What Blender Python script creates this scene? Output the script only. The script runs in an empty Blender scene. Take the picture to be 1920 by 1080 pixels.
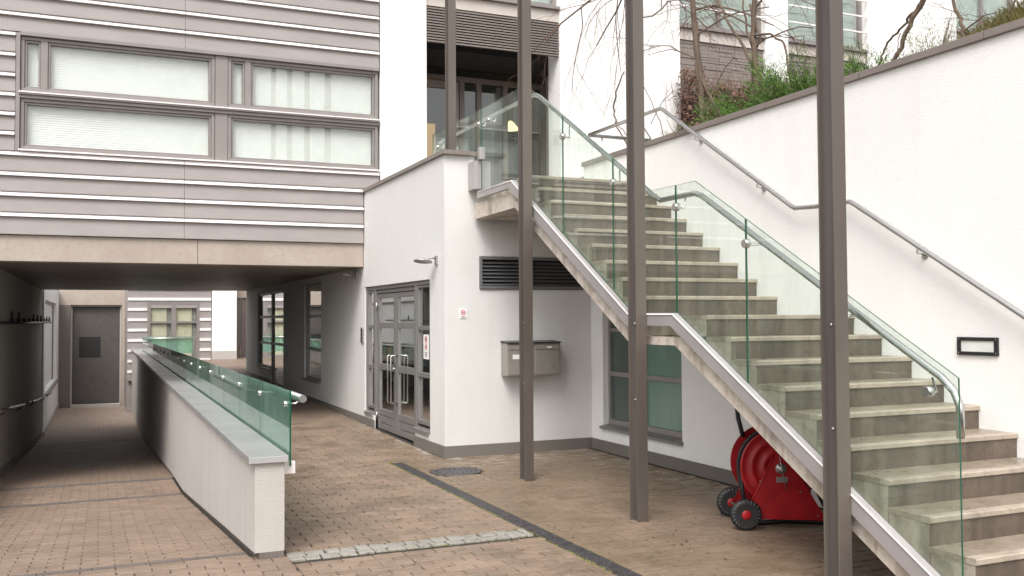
import bpy, math, random
from math import radians as R, sin, cos, pi
from mathutils import Vector, Matrix
random.seed(7)
SC = bpy.context.scene
COL = SC.collection

# ---------------------------------------------------------------- camera
cam_data = bpy.data.cameras.new('camera')
cam = bpy.data.objects.new('camera', cam_data)
COL.objects.link(cam)
YAW, PITCH, ROLL = R(23.554), R(1.823), R(-0.326)
fw = Vector((sin(YAW)*cos(PITCH), cos(YAW)*cos(PITCH), sin(PITCH)))
rt = Vector((cos(YAW), -sin(YAW), 0)); up = rt.cross(fw)
r2 = rt*cos(ROLL) + up*sin(ROLL); u2 = up*cos(ROLL) - rt*sin(ROLL)
m = Matrix((r2, u2, -fw)).transposed().to_4x4(); m.translation = Vector((0, 0, 1.6))
cam.matrix_world = m
cam_data.sensor_width = 36; cam_data.lens = 1771.95/1920*36
cam_data.clip_start = 0.05; cam_data.clip_end = 600
SC.camera = cam

# ---------------------------------------------------------------- sky, sun, exposure
W = bpy.data.worlds.new('World'); SC.world = W; W.use_nodes = True
nt = W.node_tree; nt.nodes.clear()
wo = nt.nodes.new('ShaderNodeOutputWorld'); bg = nt.nodes.new('ShaderNodeBackground')
sky = nt.nodes.new('ShaderNodeTexSky'); sky.sky_type = 'NISHITA'; sky.sun_disc = False
SUN_EL, SUN_AZ = R(52), R(215)            # azimuth clockwise from +Y
sky.sun_elevation = SUN_EL; sky.sun_rotation = SUN_AZ
sky.air_density = 1.0; sky.dust_density = 4.0; sky.ozone_density = 1.0
hs = nt.nodes.new('ShaderNodeHueSaturation'); hs.inputs['Saturation'].default_value = 0.12
mx = nt.nodes.new('ShaderNodeMix'); mx.data_type = 'RGBA'; mx.blend_type = 'MULTIPLY'
mx.inputs[0].default_value = 1.0; mx.inputs[7].default_value = (1.0, 0.985, 0.97, 1)
nt.links.new(sky.outputs[0], hs.inputs['Color']); nt.links.new(hs.outputs[0], mx.inputs[6])
nt.links.new(mx.outputs[2], bg.inputs[0]); bg.inputs[1].default_value = 0.15
nt.links.new(bg.outputs[0], wo.inputs[0])
sun_d = bpy.data.lights.new('sun', 'SUN'); sun_d.energy = 1.1; sun_d.angle = R(28); sun_d.color = (1, 0.97, 0.93)
sun = bpy.data.objects.new('sun', sun_d); COL.objects.link(sun)
sd = Vector((sin(SUN_AZ)*cos(SUN_EL), cos(SUN_AZ)*cos(SUN_EL), sin(SUN_EL)))
sun.rotation_euler = sd.to_track_quat('Z', 'Y').to_euler(); sun.location = (0, 0, 30)
SC.view_settings.view_transform = 'Standard'; SC.view_settings.look = 'None'
SC.view_settings.gamma = 1; SC.view_settings.use_curve_mapping = False
SC.view_settings.exposure = 0.88

# ---------------------------------------------------------------- materials
class NG:
    def __init__(s, name):
        s.m = bpy.data.materials.new(name); s.m.use_nodes = True
        s.t = s.m.node_tree; s.t.nodes.clear(); s.out = s.n('ShaderNodeOutputMaterial')
    def n(s, typ, **kw):
        o = s.t.nodes.new(typ)
        for k, v in kw.items(): setattr(o, k, v)
        return o
    def l(s, a, b): s.t.links.new(a, b)
    def math(s, op, a, b=None, clamp=False):
        o = s.n('ShaderNodeMath', operation=op, use_clamp=clamp)
        for i, v in enumerate((a, b)):
            if v is None: continue
            if isinstance(v, (int, float)): o.inputs[i].default_value = v
            else: s.l(v, o.inputs[i])
        return o.outputs[0]
    def mix(s, f, a, b, mode='MIX'):
        o = s.n('ShaderNodeMix', data_type='RGBA', blend_type=mode)
        for i, v in ((0, f), (6, a), (7, b)):
            if isinstance(v, (int, float)): o.inputs[i].default_value = v
            elif isinstance(v, tuple): o.inputs[i].default_value = (*v[:3], 1)
            else: s.l(v, o.inputs[i])
        return o.outputs[2]
    def pos(s, scale=(1, 1, 1)):
        g = s.n('ShaderNodeNewGeometry')
        mp = s.n('ShaderNodeMapping'); mp.inputs['Scale'].default_value = scale
        s.l(g.outputs['Position'], mp.inputs[0]); return mp.outputs[0]
    def noise(s, scale, detail=4, rough=.6, stretch=(1, 1, 1)):
        o = s.n('ShaderNodeTexNoise'); o.inputs['Scale'].default_value = scale
        o.inputs['Detail'].default_value = detail; o.inputs['Roughness'].default_value = rough
        s.l(s.pos(stretch), o.inputs['Vector']); return o.outputs[0]
    def ramp(s, f, stops):
        o = s.n('ShaderNodeValToRGB'); e = o.color_ramp.elements
        while len(e) < len(stops): e.new(0.5)
        for el, (p, c) in zip(e, stops): el.position = p; el.color = (*c, 1) if isinstance(c, tuple) else (c, c, c, 1)
        s.l(f, o.inputs[0]); return o.outputs[0]
    def bump(s, h, dist, strength=1.0):
        o = s.n('ShaderNodeBump'); o.inputs['Distance'].default_value = dist; o.inputs['Strength'].default_value = strength
        s.l(h, o.inputs['Height']); return o.outputs[0]
    def principled(s, col, rough, metal=0, normal=None, spec=None):
        p = s.n('ShaderNodeBsdfPrincipled')
        for k, v in (('Base Color', col), ('Roughness', rough), ('Metallic', metal)):
            if isinstance(v, (int, float)): p.inputs[k].default_value = v
            elif isinstance(v, tuple): p.inputs[k].default_value = (*v, 1)
            else: s.l(v, p.inputs[k])
        if normal: s.l(normal, p.inputs['Normal'])
        if spec is not None: p.inputs['Specular IOR Level'].default_value = spec
        s.l(p.outputs[0], s.out.inputs[0]); return p

def simple(name, col, rough=.6, metal=0, var=.12, scale=6, bump=0, bscale=200, stretch=(1, 1, 1), spec=None):
    g = NG(name)
    n = g.noise(scale, 5, .6, stretch)
    c = g.mix(g.ramp(n, [(.3, 0.0), (.7, 1.0)]), tuple(x*(1-var) for x in col), tuple(min(1, x*(1+var)) for x in col))
    nm = g.bump(g.noise(bscale, 2), bump) if bump else None
    rr = g.math('ADD', g.math('MULTIPLY', n, .16), rough-.08)
    g.principled(c, rr, metal, nm, spec); return g.m

def stucco(name, col, dirt=.5, bd=.006):
    g = NG(name)
    n1 = g.noise(1.1, 6, .62); n2 = g.noise(9, 4, .6); n3 = g.noise(3.5, 5, .6, (1, 1, .12))
    c = g.mix(g.math('MULTIPLY', g.ramp(n1, [(.35, 0.0), (.75, 1.0)]), .35*dirt), col, (col[0]*.78, col[1]*.765, col[2]*.74))
    c = g.mix(g.math('MULTIPLY', g.ramp(n3, [(.52, 0.0), (.75, 1.0)]), .35*dirt), c, (col[0]*.74, col[1]*.71, col[2]*.67))
    c = g.mix(g.math('MULTIPLY', g.ramp(n2, [(.55, 0.0), (.7, 1.0)]), .12), c, (col[0]*.8, col[1]*.78, col[2]*.76))
    v = g.n('ShaderNodeTexVoronoi'); v.inputs['Scale'].default_value = 110; g.l(g.pos(), v.inputs['Vector'])
    h = g.math('ADD', g.math('MULTIPLY', g.noise(90, 3, .7), .7), g.math('MULTIPLY', v.outputs[0], .5))
    g.principled(c, .85, 0, g.bump(h, bd, .8)); return g.m

def concrete(name, c0, c1, stain, rough=.75, streak=.6, wet=0):
    g = NG(name)
    n1 = g.noise(2.2, 7, .65); n2 = g.noise(14, 5, .65); n3 = g.noise(5, 5, .65, (1, 1, .09)); n4 = g.noise(70, 3, .7)
    c = g.mix(g.ramp(n1, [(.35, 0.0), (.65, 1.0)]), c0, c1)
    c = g.mix(g.math('MULTIPLY', g.ramp(n3, [(.48, 0.0), (.64, 1.0)]), streak), c, stain)
    c = g.mix(g.math('MULTIPLY', g.ramp(n2, [(.5, 0.0), (.66, 1.0)]), .45), c, stain)
    c = g.mix(g.math('MULTIPLY', g.ramp(n4, [(.6, 0.0), (.7, 1.0)]), .2), c, (c0[0]*.5, c0[1]*.5, c0[2]*.5))
    r = g.math('SUBTRACT', rough, g.math('MULTIPLY', g.ramp(n1, [(.4, 0.0), (.6, 1.0)]), wet))
    g.principled(c, r, 0, g.bump(g.math('ADD', n2, g.math('MULTIPLY', n4, .4)), .006, .7)); return g.m

CH, BW = .1, .2125      # course height and brick length
def paver(name, pal, joints, wetness, olive=0.0, slope_split=None):
    g = NG(name)
    geo = g.n('ShaderNodeNewGeometry'); sp = g.n('ShaderNodeSeparateXYZ'); g.l(geo.outputs['Position'], sp.inputs[0])
    row = g.math('FLOOR', g.math('DIVIDE', sp.outputs[1], CH))
    off = g.math('MULTIPLY', g.math('FLOORED_MODULO', row, 2.0), .5)
    u = g.math('ADD', g.math('DIVIDE', sp.outputs[0], BW), off)
    cmb = g.n('ShaderNodeCombineXYZ'); g.l(g.math('FLOOR', u), cmb.inputs[0]); g.l(row, cmb.inputs[1])
    wn = g.n('ShaderNodeTexWhiteNoise', noise_dimensions='2D'); g.l(cmb.outputs[0], wn.inputs['Vector'])
    c = g.ramp(wn.outputs['Value'], [(i/(len(pal)-1), p) for i, p in enumerate(pal)])
    n0 = g.noise(.55, 4, .6); n1 = g.noise(2.3, 6, .65); n2 = g.noise(28, 5, .7); n3 = g.noise(120, 3, .7)
    c = g.mix(g.math('MULTIPLY', g.ramp(n1, [(.42, 0.0), (.66, 1.0)]), .38), c, tuple(x*.55 for x in pal[0]))
    n9 = g.noise(7, 5, .7, (1, 2.2, 1))
    c = g.mix(g.math('MULTIPLY', g.ramp(n9, [(.5, 0.0), (.68, 1.0)]), .15), c, (.34, .265, .2))
    c = g.mix(g.math('MULTIPLY', g.ramp(n9, [(.33, 1.0), (.45, 0.0)]), .28), c, (.075, .055, .042))
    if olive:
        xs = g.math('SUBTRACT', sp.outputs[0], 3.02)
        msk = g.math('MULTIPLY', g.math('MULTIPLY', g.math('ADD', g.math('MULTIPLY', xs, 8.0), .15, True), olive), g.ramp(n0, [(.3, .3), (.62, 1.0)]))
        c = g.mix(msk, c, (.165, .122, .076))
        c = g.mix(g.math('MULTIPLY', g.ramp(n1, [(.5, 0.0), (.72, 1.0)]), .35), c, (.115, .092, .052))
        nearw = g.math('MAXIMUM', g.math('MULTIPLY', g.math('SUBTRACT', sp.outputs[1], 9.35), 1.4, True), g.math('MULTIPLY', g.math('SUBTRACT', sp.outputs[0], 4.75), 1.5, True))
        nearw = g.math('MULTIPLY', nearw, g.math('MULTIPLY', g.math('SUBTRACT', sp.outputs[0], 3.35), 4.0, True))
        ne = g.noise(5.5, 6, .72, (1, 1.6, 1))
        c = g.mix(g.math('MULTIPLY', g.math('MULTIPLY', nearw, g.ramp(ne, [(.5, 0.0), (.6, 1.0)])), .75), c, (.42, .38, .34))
    c = g.mix(g.math('MULTIPLY', g.ramp(n2, [(.35, 1.0), (.5, 0.0)]), .35), c, (.09, .065, .05))
    c = g.mix(g.math('MULTIPLY', g.ramp(n3, [(.62, 0.0), (.72, 1.0)]), .4), c, (.45, .38, .32))
    h = g.math('ADD', g.math('MULTIPLY', n2, .5), g.math('MULTIPLY', n3, .3))
    if joints:
        fu = g.math('FRACT', u); fv = g.math('FRACT', g.math('DIVIDE', sp.outputs[1], CH))
        du = g.math('MULTIPLY', g.math('MINIMUM', fu, g.math('SUBTRACT', 1.0, fu)), BW)
        dv = g.math('MULTIPLY', g.math('MINIMUM', fv, g.math('SUBTRACT', 1.0, fv)), CH)
        j = g.ramp(g.math('MINIMUM', du, dv), [(.002, 1.0), (.005, 0.0)])
        c = g.mix(j, c, (.05, .038, .03)); h = g.math('SUBTRACT', h, g.math('MULTIPLY', j, 1.5))
    rough = g.math('SUBTRACT', .78, g.math('MULTIPLY', g.ramp(n1, [(.35, 0.0), (.62, 1.0)]), wetness))
    g.principled(c, rough, 0, g.bump(h, .004, .8)); return g.m

def glass(name, tint, film, film_amt, spec_mul=1.0, rough=0.0, streak=0, drops=0):
    g = NG(name)
    tr = g.n('ShaderNodeBsdfTransparent'); tr.inputs[0].default_value = (*tint, 1)
    df = g.n('ShaderNodeBsdfDiffuse'); df.inputs[0].default_value = (*film, 1)
    gl = g.n('ShaderNodeBsdfGlossy'); gl.inputs['Roughness'].default_value = rough; gl.inputs[0].default_value = (1, 1, 1, 1)
    lw = g.n('ShaderNodeLayerWeight'); lw.inputs[0].default_value = .5
    fres = g.math('ADD', g.math('MULTIPLY', g.math('POWER', lw.outputs['Facing'], 5.0), .96), .04)
    amt = film_amt
    if streak:
        n = g.noise(9, 5, .65, (1, 1, .07)); n2 = g.noise(1.4, 3)
        a = g.math('MULTIPLY', g.ramp(n, [(.42, 0.0), (.72, 1.0)]), streak)
        amt = g.math('ADD', g.math('MULTIPLY', a, g.ramp(n2, [(.35, .2), (.6, 1.0)])), film_amt)
    if drops:
        v = g.n('ShaderNodeTexVoronoi'); v.inputs['Scale'].default_value = 42; g.l(g.pos(), v.inputs['Vector'])
        d = g.math('MULTIPLY', g.ramp(v.outputs['Distance'], [(.05, 1.0), (.10, 0.0)]), g.ramp(g.noise(1.7, 3), [(.52, 0.0), (.6, 1.0)]))
        amt = g.math('ADD', amt, g.math('MULTIPLY', d, drops))
    m1 = g.n('ShaderNodeMixShader'); m2 = g.n('ShaderNodeMixShader')
    if isinstance(amt, (int, float)): m1.inputs[0].default_value = amt
    else: g.l(amt, m1.inputs[0])
    g.l(tr.outputs[0], m1.inputs[1]); g.l(df.outputs[0], m1.inputs[2])
    g.l(g.math('MULTIPLY', fres, spec_mul, True), m2.inputs[0])
    g.l(m1.outputs[0], m2.inputs[1]); g.l(gl.outputs[0], m2.inputs[2]); g.l(m2.outputs[0], g.out.inputs[0])
    return g.m

def leafmat(name, cols, rough=.6):
    g = NG(name); geo = g.n('ShaderNodeNewGeometry')
    c = g.ramp(geo.outputs['Random Per Island'], [(i/(len(cols)-1), p) for i, p in enumerate(cols)])
    g.principled(c, rough, spec=.3); return g.m

def emit(name, col, s):
    g = NG(name); e = g.n('ShaderNodeEmission'); e.inputs[0].default_value = (*col, 1); e.inputs[1].default_value = s
    g.l(e.outputs[0], g.out.inputs[0]); return g.m

WHITE = stucco('white_stucco', (.70, .69, .675), .6)
WHITE2 = stucco('white_stucco_clean', (.85, .84, .825), .45, .0035)
SHADEW = stucco('shade_toned_stucco', (.30, .275, .25), .8)  # white-grey render darkened, passage shade put into its colour
PLINTH = stucco('plinth_stucco', (.17, .152, .135), .6)
LOWW = stucco('low_wall_render', (.47, .445, .42), 1.0)
CAPM = simple('wet_grey_coping', (.36, .355, .355), .22, 0, .07, 1.2)
COPM = simple('taupe_metal_coping', (.24, .205, .185), .45, .2, .1, 3)
BOARD = simple('mauve_grey_board', (.305, .276, .266), .6, 0, .07, 2.2, .0006, 120, (1, 1, 3))
LEDGE = simple('pale_ledge', (.84, .79, .775), .45, 0, .05, 4)
FRAME = simple('taupe_window_frame', (.25, .225, .213), .45, .1, .06, 5)
BEAM = concrete('beam_concrete', (.38, .32, .275), (.43, .37, .32), (.32, .265, .22), .8, .25)
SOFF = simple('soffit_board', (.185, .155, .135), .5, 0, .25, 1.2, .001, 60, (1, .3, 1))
DOORM = simple('grey_painted_door', (.195, .185, .18), .4, .1, .06, 8)
POST = simple('taupe_post_paint', (.135, .114, .099), .38, .35, .22, 1.3, .0004, 80, (1, 1, .3))
POSTD = simple('taupe_post_web', (.12, .105, .098), .42, .35, .2, 2.0, .0004, 80, (1, 1, .3))
STEEL = simple('brushed_steel', (.60, .59, .58), .27, 1, .03, 2)
STEELP = simple('pale_steel_fascia', (.40, .375, .37), .45, .35, .08, 3)
TREAD = concrete('tread_concrete', (.30, .25, .195), (.235, .195, .152), (.16, .125, .095), .5, .1, .25)
NOSE = concrete('nosing_concrete', (.43, .365, .295), (.35, .295, .24), (.22, .175, .135), .55, .45)
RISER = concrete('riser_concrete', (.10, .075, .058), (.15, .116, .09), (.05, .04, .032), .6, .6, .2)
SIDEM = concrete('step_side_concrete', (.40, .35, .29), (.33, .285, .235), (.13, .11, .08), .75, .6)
SLABM = concrete('stained_slab_concrete', (.58, .52, .46), (.50, .44, .385), (.2, .15, .11), .8, .75)
GLASS = glass('green_stair_glass', (.945, .98, .96), (.50, .60, .48), .014, .8, 0, .13, .4)
GEDGE = simple('glass_edge', (.006, .075, .04), .2, 0, .2, 5, spec=.5)
GLOW = glass('ramp_glass', (.66, .86, .77), (.30, .48, .40), .28, 1.0, .01, .3)
PANE = glass('window_pane', (.97, .985, .975), (.3, .33, .32), .02, 1.3, 0)
PANER = glass('door_pane', (.85, .9, .87), (.3, .33, .32), .03, 3.6, 0)
PANED = glass('dark_window_pane', (.45, .5, .48), (.12, .14, .13), .12, 2.4, 0)
BLIND = simple('white_blind', (.82, .82, .79), .5, 0, .04, 8)
CURT = simple('room_wall', (.5, .45, .36), .8, 0, .1, 1)
DARK = simple('dark_void', (.02, .02, .02), .8)
WOOD = simple('warm_wood', (.34, .17, .075), .5, 0, .3, 3, .0005, 40, (1, 1, .15))
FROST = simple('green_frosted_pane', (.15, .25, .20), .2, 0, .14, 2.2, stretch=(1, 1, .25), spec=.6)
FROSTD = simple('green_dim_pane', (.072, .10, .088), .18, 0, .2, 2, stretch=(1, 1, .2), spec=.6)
RED = simple('red_enamel', (.33, .008, .012), .42, 0, .22, 9, .0003, 60, spec=.5)
BLACK = simple('black_rubber', (.016, .016, .017), .55, 0, .3, 20, .0006, 120)
IRON = simple('cast_iron', (.095, .088, .092), .5, .4, .35, 14, .001, 160)
GALV = simple('galvanised_steel', (.42, .41, .40), .42, .8, .2, 30)
MBOX = simple('taupe_mailbox', (.29, .265, .24), .42, .15, .05, 6)
BLK = simple('black_plastic', (.02, .02, .022), .35)
LENS = simple('pale_lamp_lens', (.72, .73, .70), .3)
PAPER = simple('white_sign', (.82, .80, .79), .5, 0, .02)
REDP = simple('red_print', (.62, .03, .06), .5, 0, .02)
INK = simple('dark_print', (.05, .05, .05), .5)
SETT = concrete('granite', (.32, .30, .275), (.25, .235, .215), (.14, .125, .10), .6, .1)
BANDM = concrete('grey_band_concrete', (.115, .098, .088), (.15, .128, .115), (.08, .068, .06), .7, .1)
SOIL = simple('soil', (.055, .04, .028), .9, 0, .4, 6, .01, 30)
JOINT = simple('joint_sand', (.04, .032, .025), .9, 0, .35, 20, .004, 60)
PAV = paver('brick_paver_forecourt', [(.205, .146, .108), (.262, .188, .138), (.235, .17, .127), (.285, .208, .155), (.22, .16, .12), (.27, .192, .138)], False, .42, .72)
PAVF = paver('brick_paver_far', [(.205, .146, .108), (.262, .188, .138), (.235, .17, .127), (.285, .208, .155), (.22, .16, .12), (.27, .192, .138)], True, .30, 0)
PAVR = paver('brick_paver_ramp', [(.215, .154, .115), (.258, .186, .138), (.24, .172, .13), (.27, .196, .147)], False, .28)
PAVRF = paver('brick_paver_ramp_far', [(.215, .154, .115), (.258, .186, .138), (.24, .172, .13), (.27, .196, .147)], True, .2)
MOSS = leafmat('moss', [(.10, .13, .02), (.22, .26, .03), (.30, .32, .05), (.13, .12, .04)])
JUN = leafmat('juniper', [(.02, .055, .012), (.06, .14, .022), (.11, .23, .035), (.2, .3, .07)])
JUNP = leafmat('pale_conifer', [(.10, .11, .05), (.17, .19, .08), (.24, .26, .13), (.16, .14, .08)])
GRASS = leafmat('dry_grass', [(.20, .19, .07), (.36, .33, .15), (.48, .42, .25), (.13, .19, .04)])
HEDGE = leafmat('brown_creeper', [(.06, .03, .022), (.14, .07, .05), (.22, .13, .09), (.10, .05, .035)])
BARK = simple('bark', (.13, .092, .066), .8, 0, .35, 9, .006, 60, (1, 1, .3))
BARKP = simple('pale_bark', (.27, .205, .155), .8, 0, .3, 9, .004, 60, (1, 1, .3))
TWIG = simple('reddish_twig', (.13, .07, .052), .75, 0, .3, 12)
LAMP = emit('lamp_glow', (1, .62, .33), 9.0)
WARM = emit('lit_room', (1, .5, .2), 1.6)

# ---------------------------------------------------------------- mesh helpers
def org(p):
    v = Vector((0, 0, 0))
    while p: v += p.location; p = p.parent
    return v
class MB:
    def __init__(s): s.v = []; s.f = []; s.mi = []; s.sm = []
    def poly(s, pts, faces, mi=0, sm=False):
        b = len(s.v); s.v += [tuple(p) for p in pts]
        for f in faces: s.f.append([b+i for i in f]); s.mi.append(mi); s.sm.append(sm)
        return s
    def box(s, x0, x1, y0, y1, z0, z1, mi=0, ch=0):
        if ch:
            a = []
            for z, i in ((z0, 0), (z1-ch, 0), (z1, ch)):
                a += [(x0+i, y0+i, z), (x1-i, y0+i, z), (x1-i, y1-i, z), (x0+i, y1-i, z)]
            return s.poly(a, [(3, 2, 1, 0)]+[(k+j, k+(j+1) % 4, k+4+(j+1) % 4, k+4+j) for k in (0, 4) for j in range(4)]+[(8, 9, 10, 11)], mi)
        return s.poly([(x0, y0, z0), (x1, y0, z0), (x1, y1, z0), (x0, y1, z0), (x0, y0, z1), (x1, y0, z1), (x1, y1, z1), (x0, y1, z1)],
                      [(3, 2, 1, 0), (4, 5, 6, 7), (0, 1, 5, 4), (1, 2, 6, 5), (2, 3, 7, 6), (3, 0, 4, 7)], mi)
    def prism(s, axis, pts, a, b, mi=0, side_mi=None):
        n = len(pts)
        def P(u, w, t): return {'x': (t, u, w), 'y': (u, t, w), 'z': (u, w, t)}[axis]
        v = [P(u, w, a) for u, w in pts] + [P(u, w, b) for u, w in pts]
        s.poly(v, [tuple(range(n))[::-1], tuple(range(n, 2*n))], mi)
        base = len(s.v) - 2*n
        for i in range(n):
            s.f.append([base+i, base+(i+1) % n, base+n+(i+1) % n, base+n+i]); s.mi.append(mi if side_mi is None else side_mi); s.sm.append(False)
        return s
    def tube(s, path, r, n=8, mi=0, caps=True, sm=True):
        P = [Vector(p) for p in path]; rs = r if isinstance(r, (list, tuple)) else [r]*len(P)
        b = len(s.v); t = (P[1]-P[0]).normalized()
        u = t.orthogonal().normalized()
        for i, p in enumerate(P):
            if i == 0: t = (P[1]-P[0])
            elif i == len(P)-1: t = P[-1]-P[-2]
            else: t = (P[i+1]-p).normalized() + (p-P[i-1]).normalized()
            t = t.normalized() if t.length > 1e-9 else Vector((0, 0, 1))
            u = (u - t*u.dot(t)); u = u.normalized() if u.length > 1e-6 else t.orthogonal().normalized()
            w = t.cross(u)
            for k in range(n):
                a = 2*pi*k/n; s.v.append(tuple(p + (u*cos(a)+w*sin(a))*rs[i]))
        for i in range(len(P)-1):
            for k in range(n):
                s.f.append([b+i*n+k, b+i*n+(k+1) % n, b+(i+1)*n+(k+1) % n, b+(i+1)*n+k]); s.mi.append(mi); s.sm.append(sm)
        if caps:
            s.f.append([b+k for k in range(n)][::-1]); s.mi.append(mi); s.sm.append(False)
            e = b+(len(P)-1)*n; s.f.append([e+k for k in range(n)]); s.mi.append(mi); s.sm.append(False)
        return s
    def lathe(s, c, axis, prof, n=24, mi=0, sm=True):
        ax = Vector(axis).normalized(); u = ax.orthogonal().normalized(); w = ax.cross(u); c = Vector(c); b = len(s.v)
        for h, r in prof:
            for k in range(n):
                a = 2*pi*k/n; s.v.append(tuple(c + ax*h + (u*cos(a)+w*sin(a))*r))
        for i in range(len(prof)-1):
            for k in range(n):
                s.f.append([b+i*n+k, b+i*n+(k+1) % n, b+(i+1)*n+(k+1) % n, b+(i+1)*n+k]); s.mi.append(mi); s.sm.append(sm)
        s.f.append([b+k for k in range(n)][::-1]); s.mi.append(mi); s.sm.append(False)
        e = b+(len(prof)-1)*n; s.f.append([e+k for k in range(n)]); s.mi.append(mi); s.sm.append(False)
        return s
    def cyl(s, a, b, r, n=16, mi=0): return s.tube([a, b], r, n, mi)
    def build(s, name, mats, parent=None, kind=None, label=None, bevel=0):
        o0 = org(parent) if parent else Vector((0, 0, 0))
        me = bpy.data.meshes.new(name)
        me.from_pydata([tuple(Vector(v)-o0) for v in s.v], [], s.f)
        for m_ in (mats if isinstance(mats, (list, tuple)) else [mats]): me.materials.append(m_)
        me.polygons.foreach_set('material_index', s.mi); me.polygons.foreach_set('use_smooth', s.sm); me.update()
        o = bpy.data.objects.new(name, me); COL.objects.link(o)
        if parent: o.parent = parent
        if kind: o['kind'] = kind
        if label: o['label'] = label
        if bevel:
            b = o.modifiers.new('bevel', 'BEVEL'); b.width = bevel; b.segments = 2; b.limit_method = 'ANGLE'; b.angle_limit = R(40)
        return o
def tag(o, label, cat, group=None):
    o['label'] = label; o['category'] = cat
    if group: o['group'] = group
    return o
def thing(name, loc, label, cat, group=None):
    o = bpy.data.objects.new(name, None); o.location = loc; o.empty_display_size = .2; COL.objects.link(o)
    return tag(o, label, cat, group)
def children_of(root): return [c for c in bpy.data.objects if c.parent == root]
def copy_tree(root, loc, label=None):
    def cp(o, parent):
        c = o.copy(); COL.objects.link(c); c.parent = parent
        for ch in children_of(o): cp(ch, c)
        return c
    c = cp(root, None); c.location = loc
    if label: c['label'] = label
    return c
def interp(tab, y):
    if y <= tab[0][0]: return tab[0][1]
    for (a, za), (b, zb) in zip(tab, tab[1:]):
        if y <= b: return za + (zb-za)*(y-a)/(b-a)
    return tab[-1][1]

# ---------------------------------------------------------------- ground
RP = [(6.5, 0), (8.05, -.14), (10.2, -.345), (12.4, -.55), (14.5, -.63), (20, -.98), (24.2, -1.22), (27, -1.32), (36, -1.4)]
GZ = [(11, 0), (33, .28), (44, .4)]
def ramp_z(y): return interp(RP, y)
def gz(y): return interp(GZ, y)
g = MB()
D = -.012
def strip(mb, x0, x1, ys, zf, dz, mi=0):
    n = len(ys); v = [(x0, y, zf(y)+dz) for y in ys] + [(x1, y, zf(y)+dz) for y in ys]
    mb.poly(v, [(i, n+i, n+i+1, i+1) for i in range(n-1)], mi)
g.poly([(-60, -60, D), (70, -60, D), (70, 6.5, D), (-60, 6.5, D)], [(0, 1, 2, 3)])
strip(g, 1.02, 70, [6.5, 11, 14.2], gz, D)
strip(g, -60, -1.6, [6.5, 14.2], lambda y: 0, D)
ground = g.build('ground', [JOINT], kind='structure')
g = MB(); strip(g, 1.1, 3.75, [14.2, 20, 26, 33, 44], gz, 0); strip(g, 3.75, 30, [26.4, 33, 44], gz, 0)
g.build('passage_pavement', [PAVF], kind='structure')
g = MB(); strip(g, -1.6, 1.02, [y for y, z in RP[:4]]+[14.2], ramp_z, D)
ramp = g.build('ramp', [JOINT], kind='structure')
g = MB(); strip(g, -1.6, 1.02, [14.2, 14.5, 20, 24.2], ramp_z, 0)
g.build('lower_passage', [PAVRF], kind='structure')
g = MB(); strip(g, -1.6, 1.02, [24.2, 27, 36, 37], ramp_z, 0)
g.build('courtyard_paving', [paver('daylight_tinted_paver', [(.36, .28, .22), (.42, .33, .27), (.39, .30, .25)], True, .1)], kind='structure')  # paver colour raised to stand in for daylight falling on this floor
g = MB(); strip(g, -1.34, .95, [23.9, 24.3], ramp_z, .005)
g.build('kerb_line', [LOWW], kind='structure')

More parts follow.
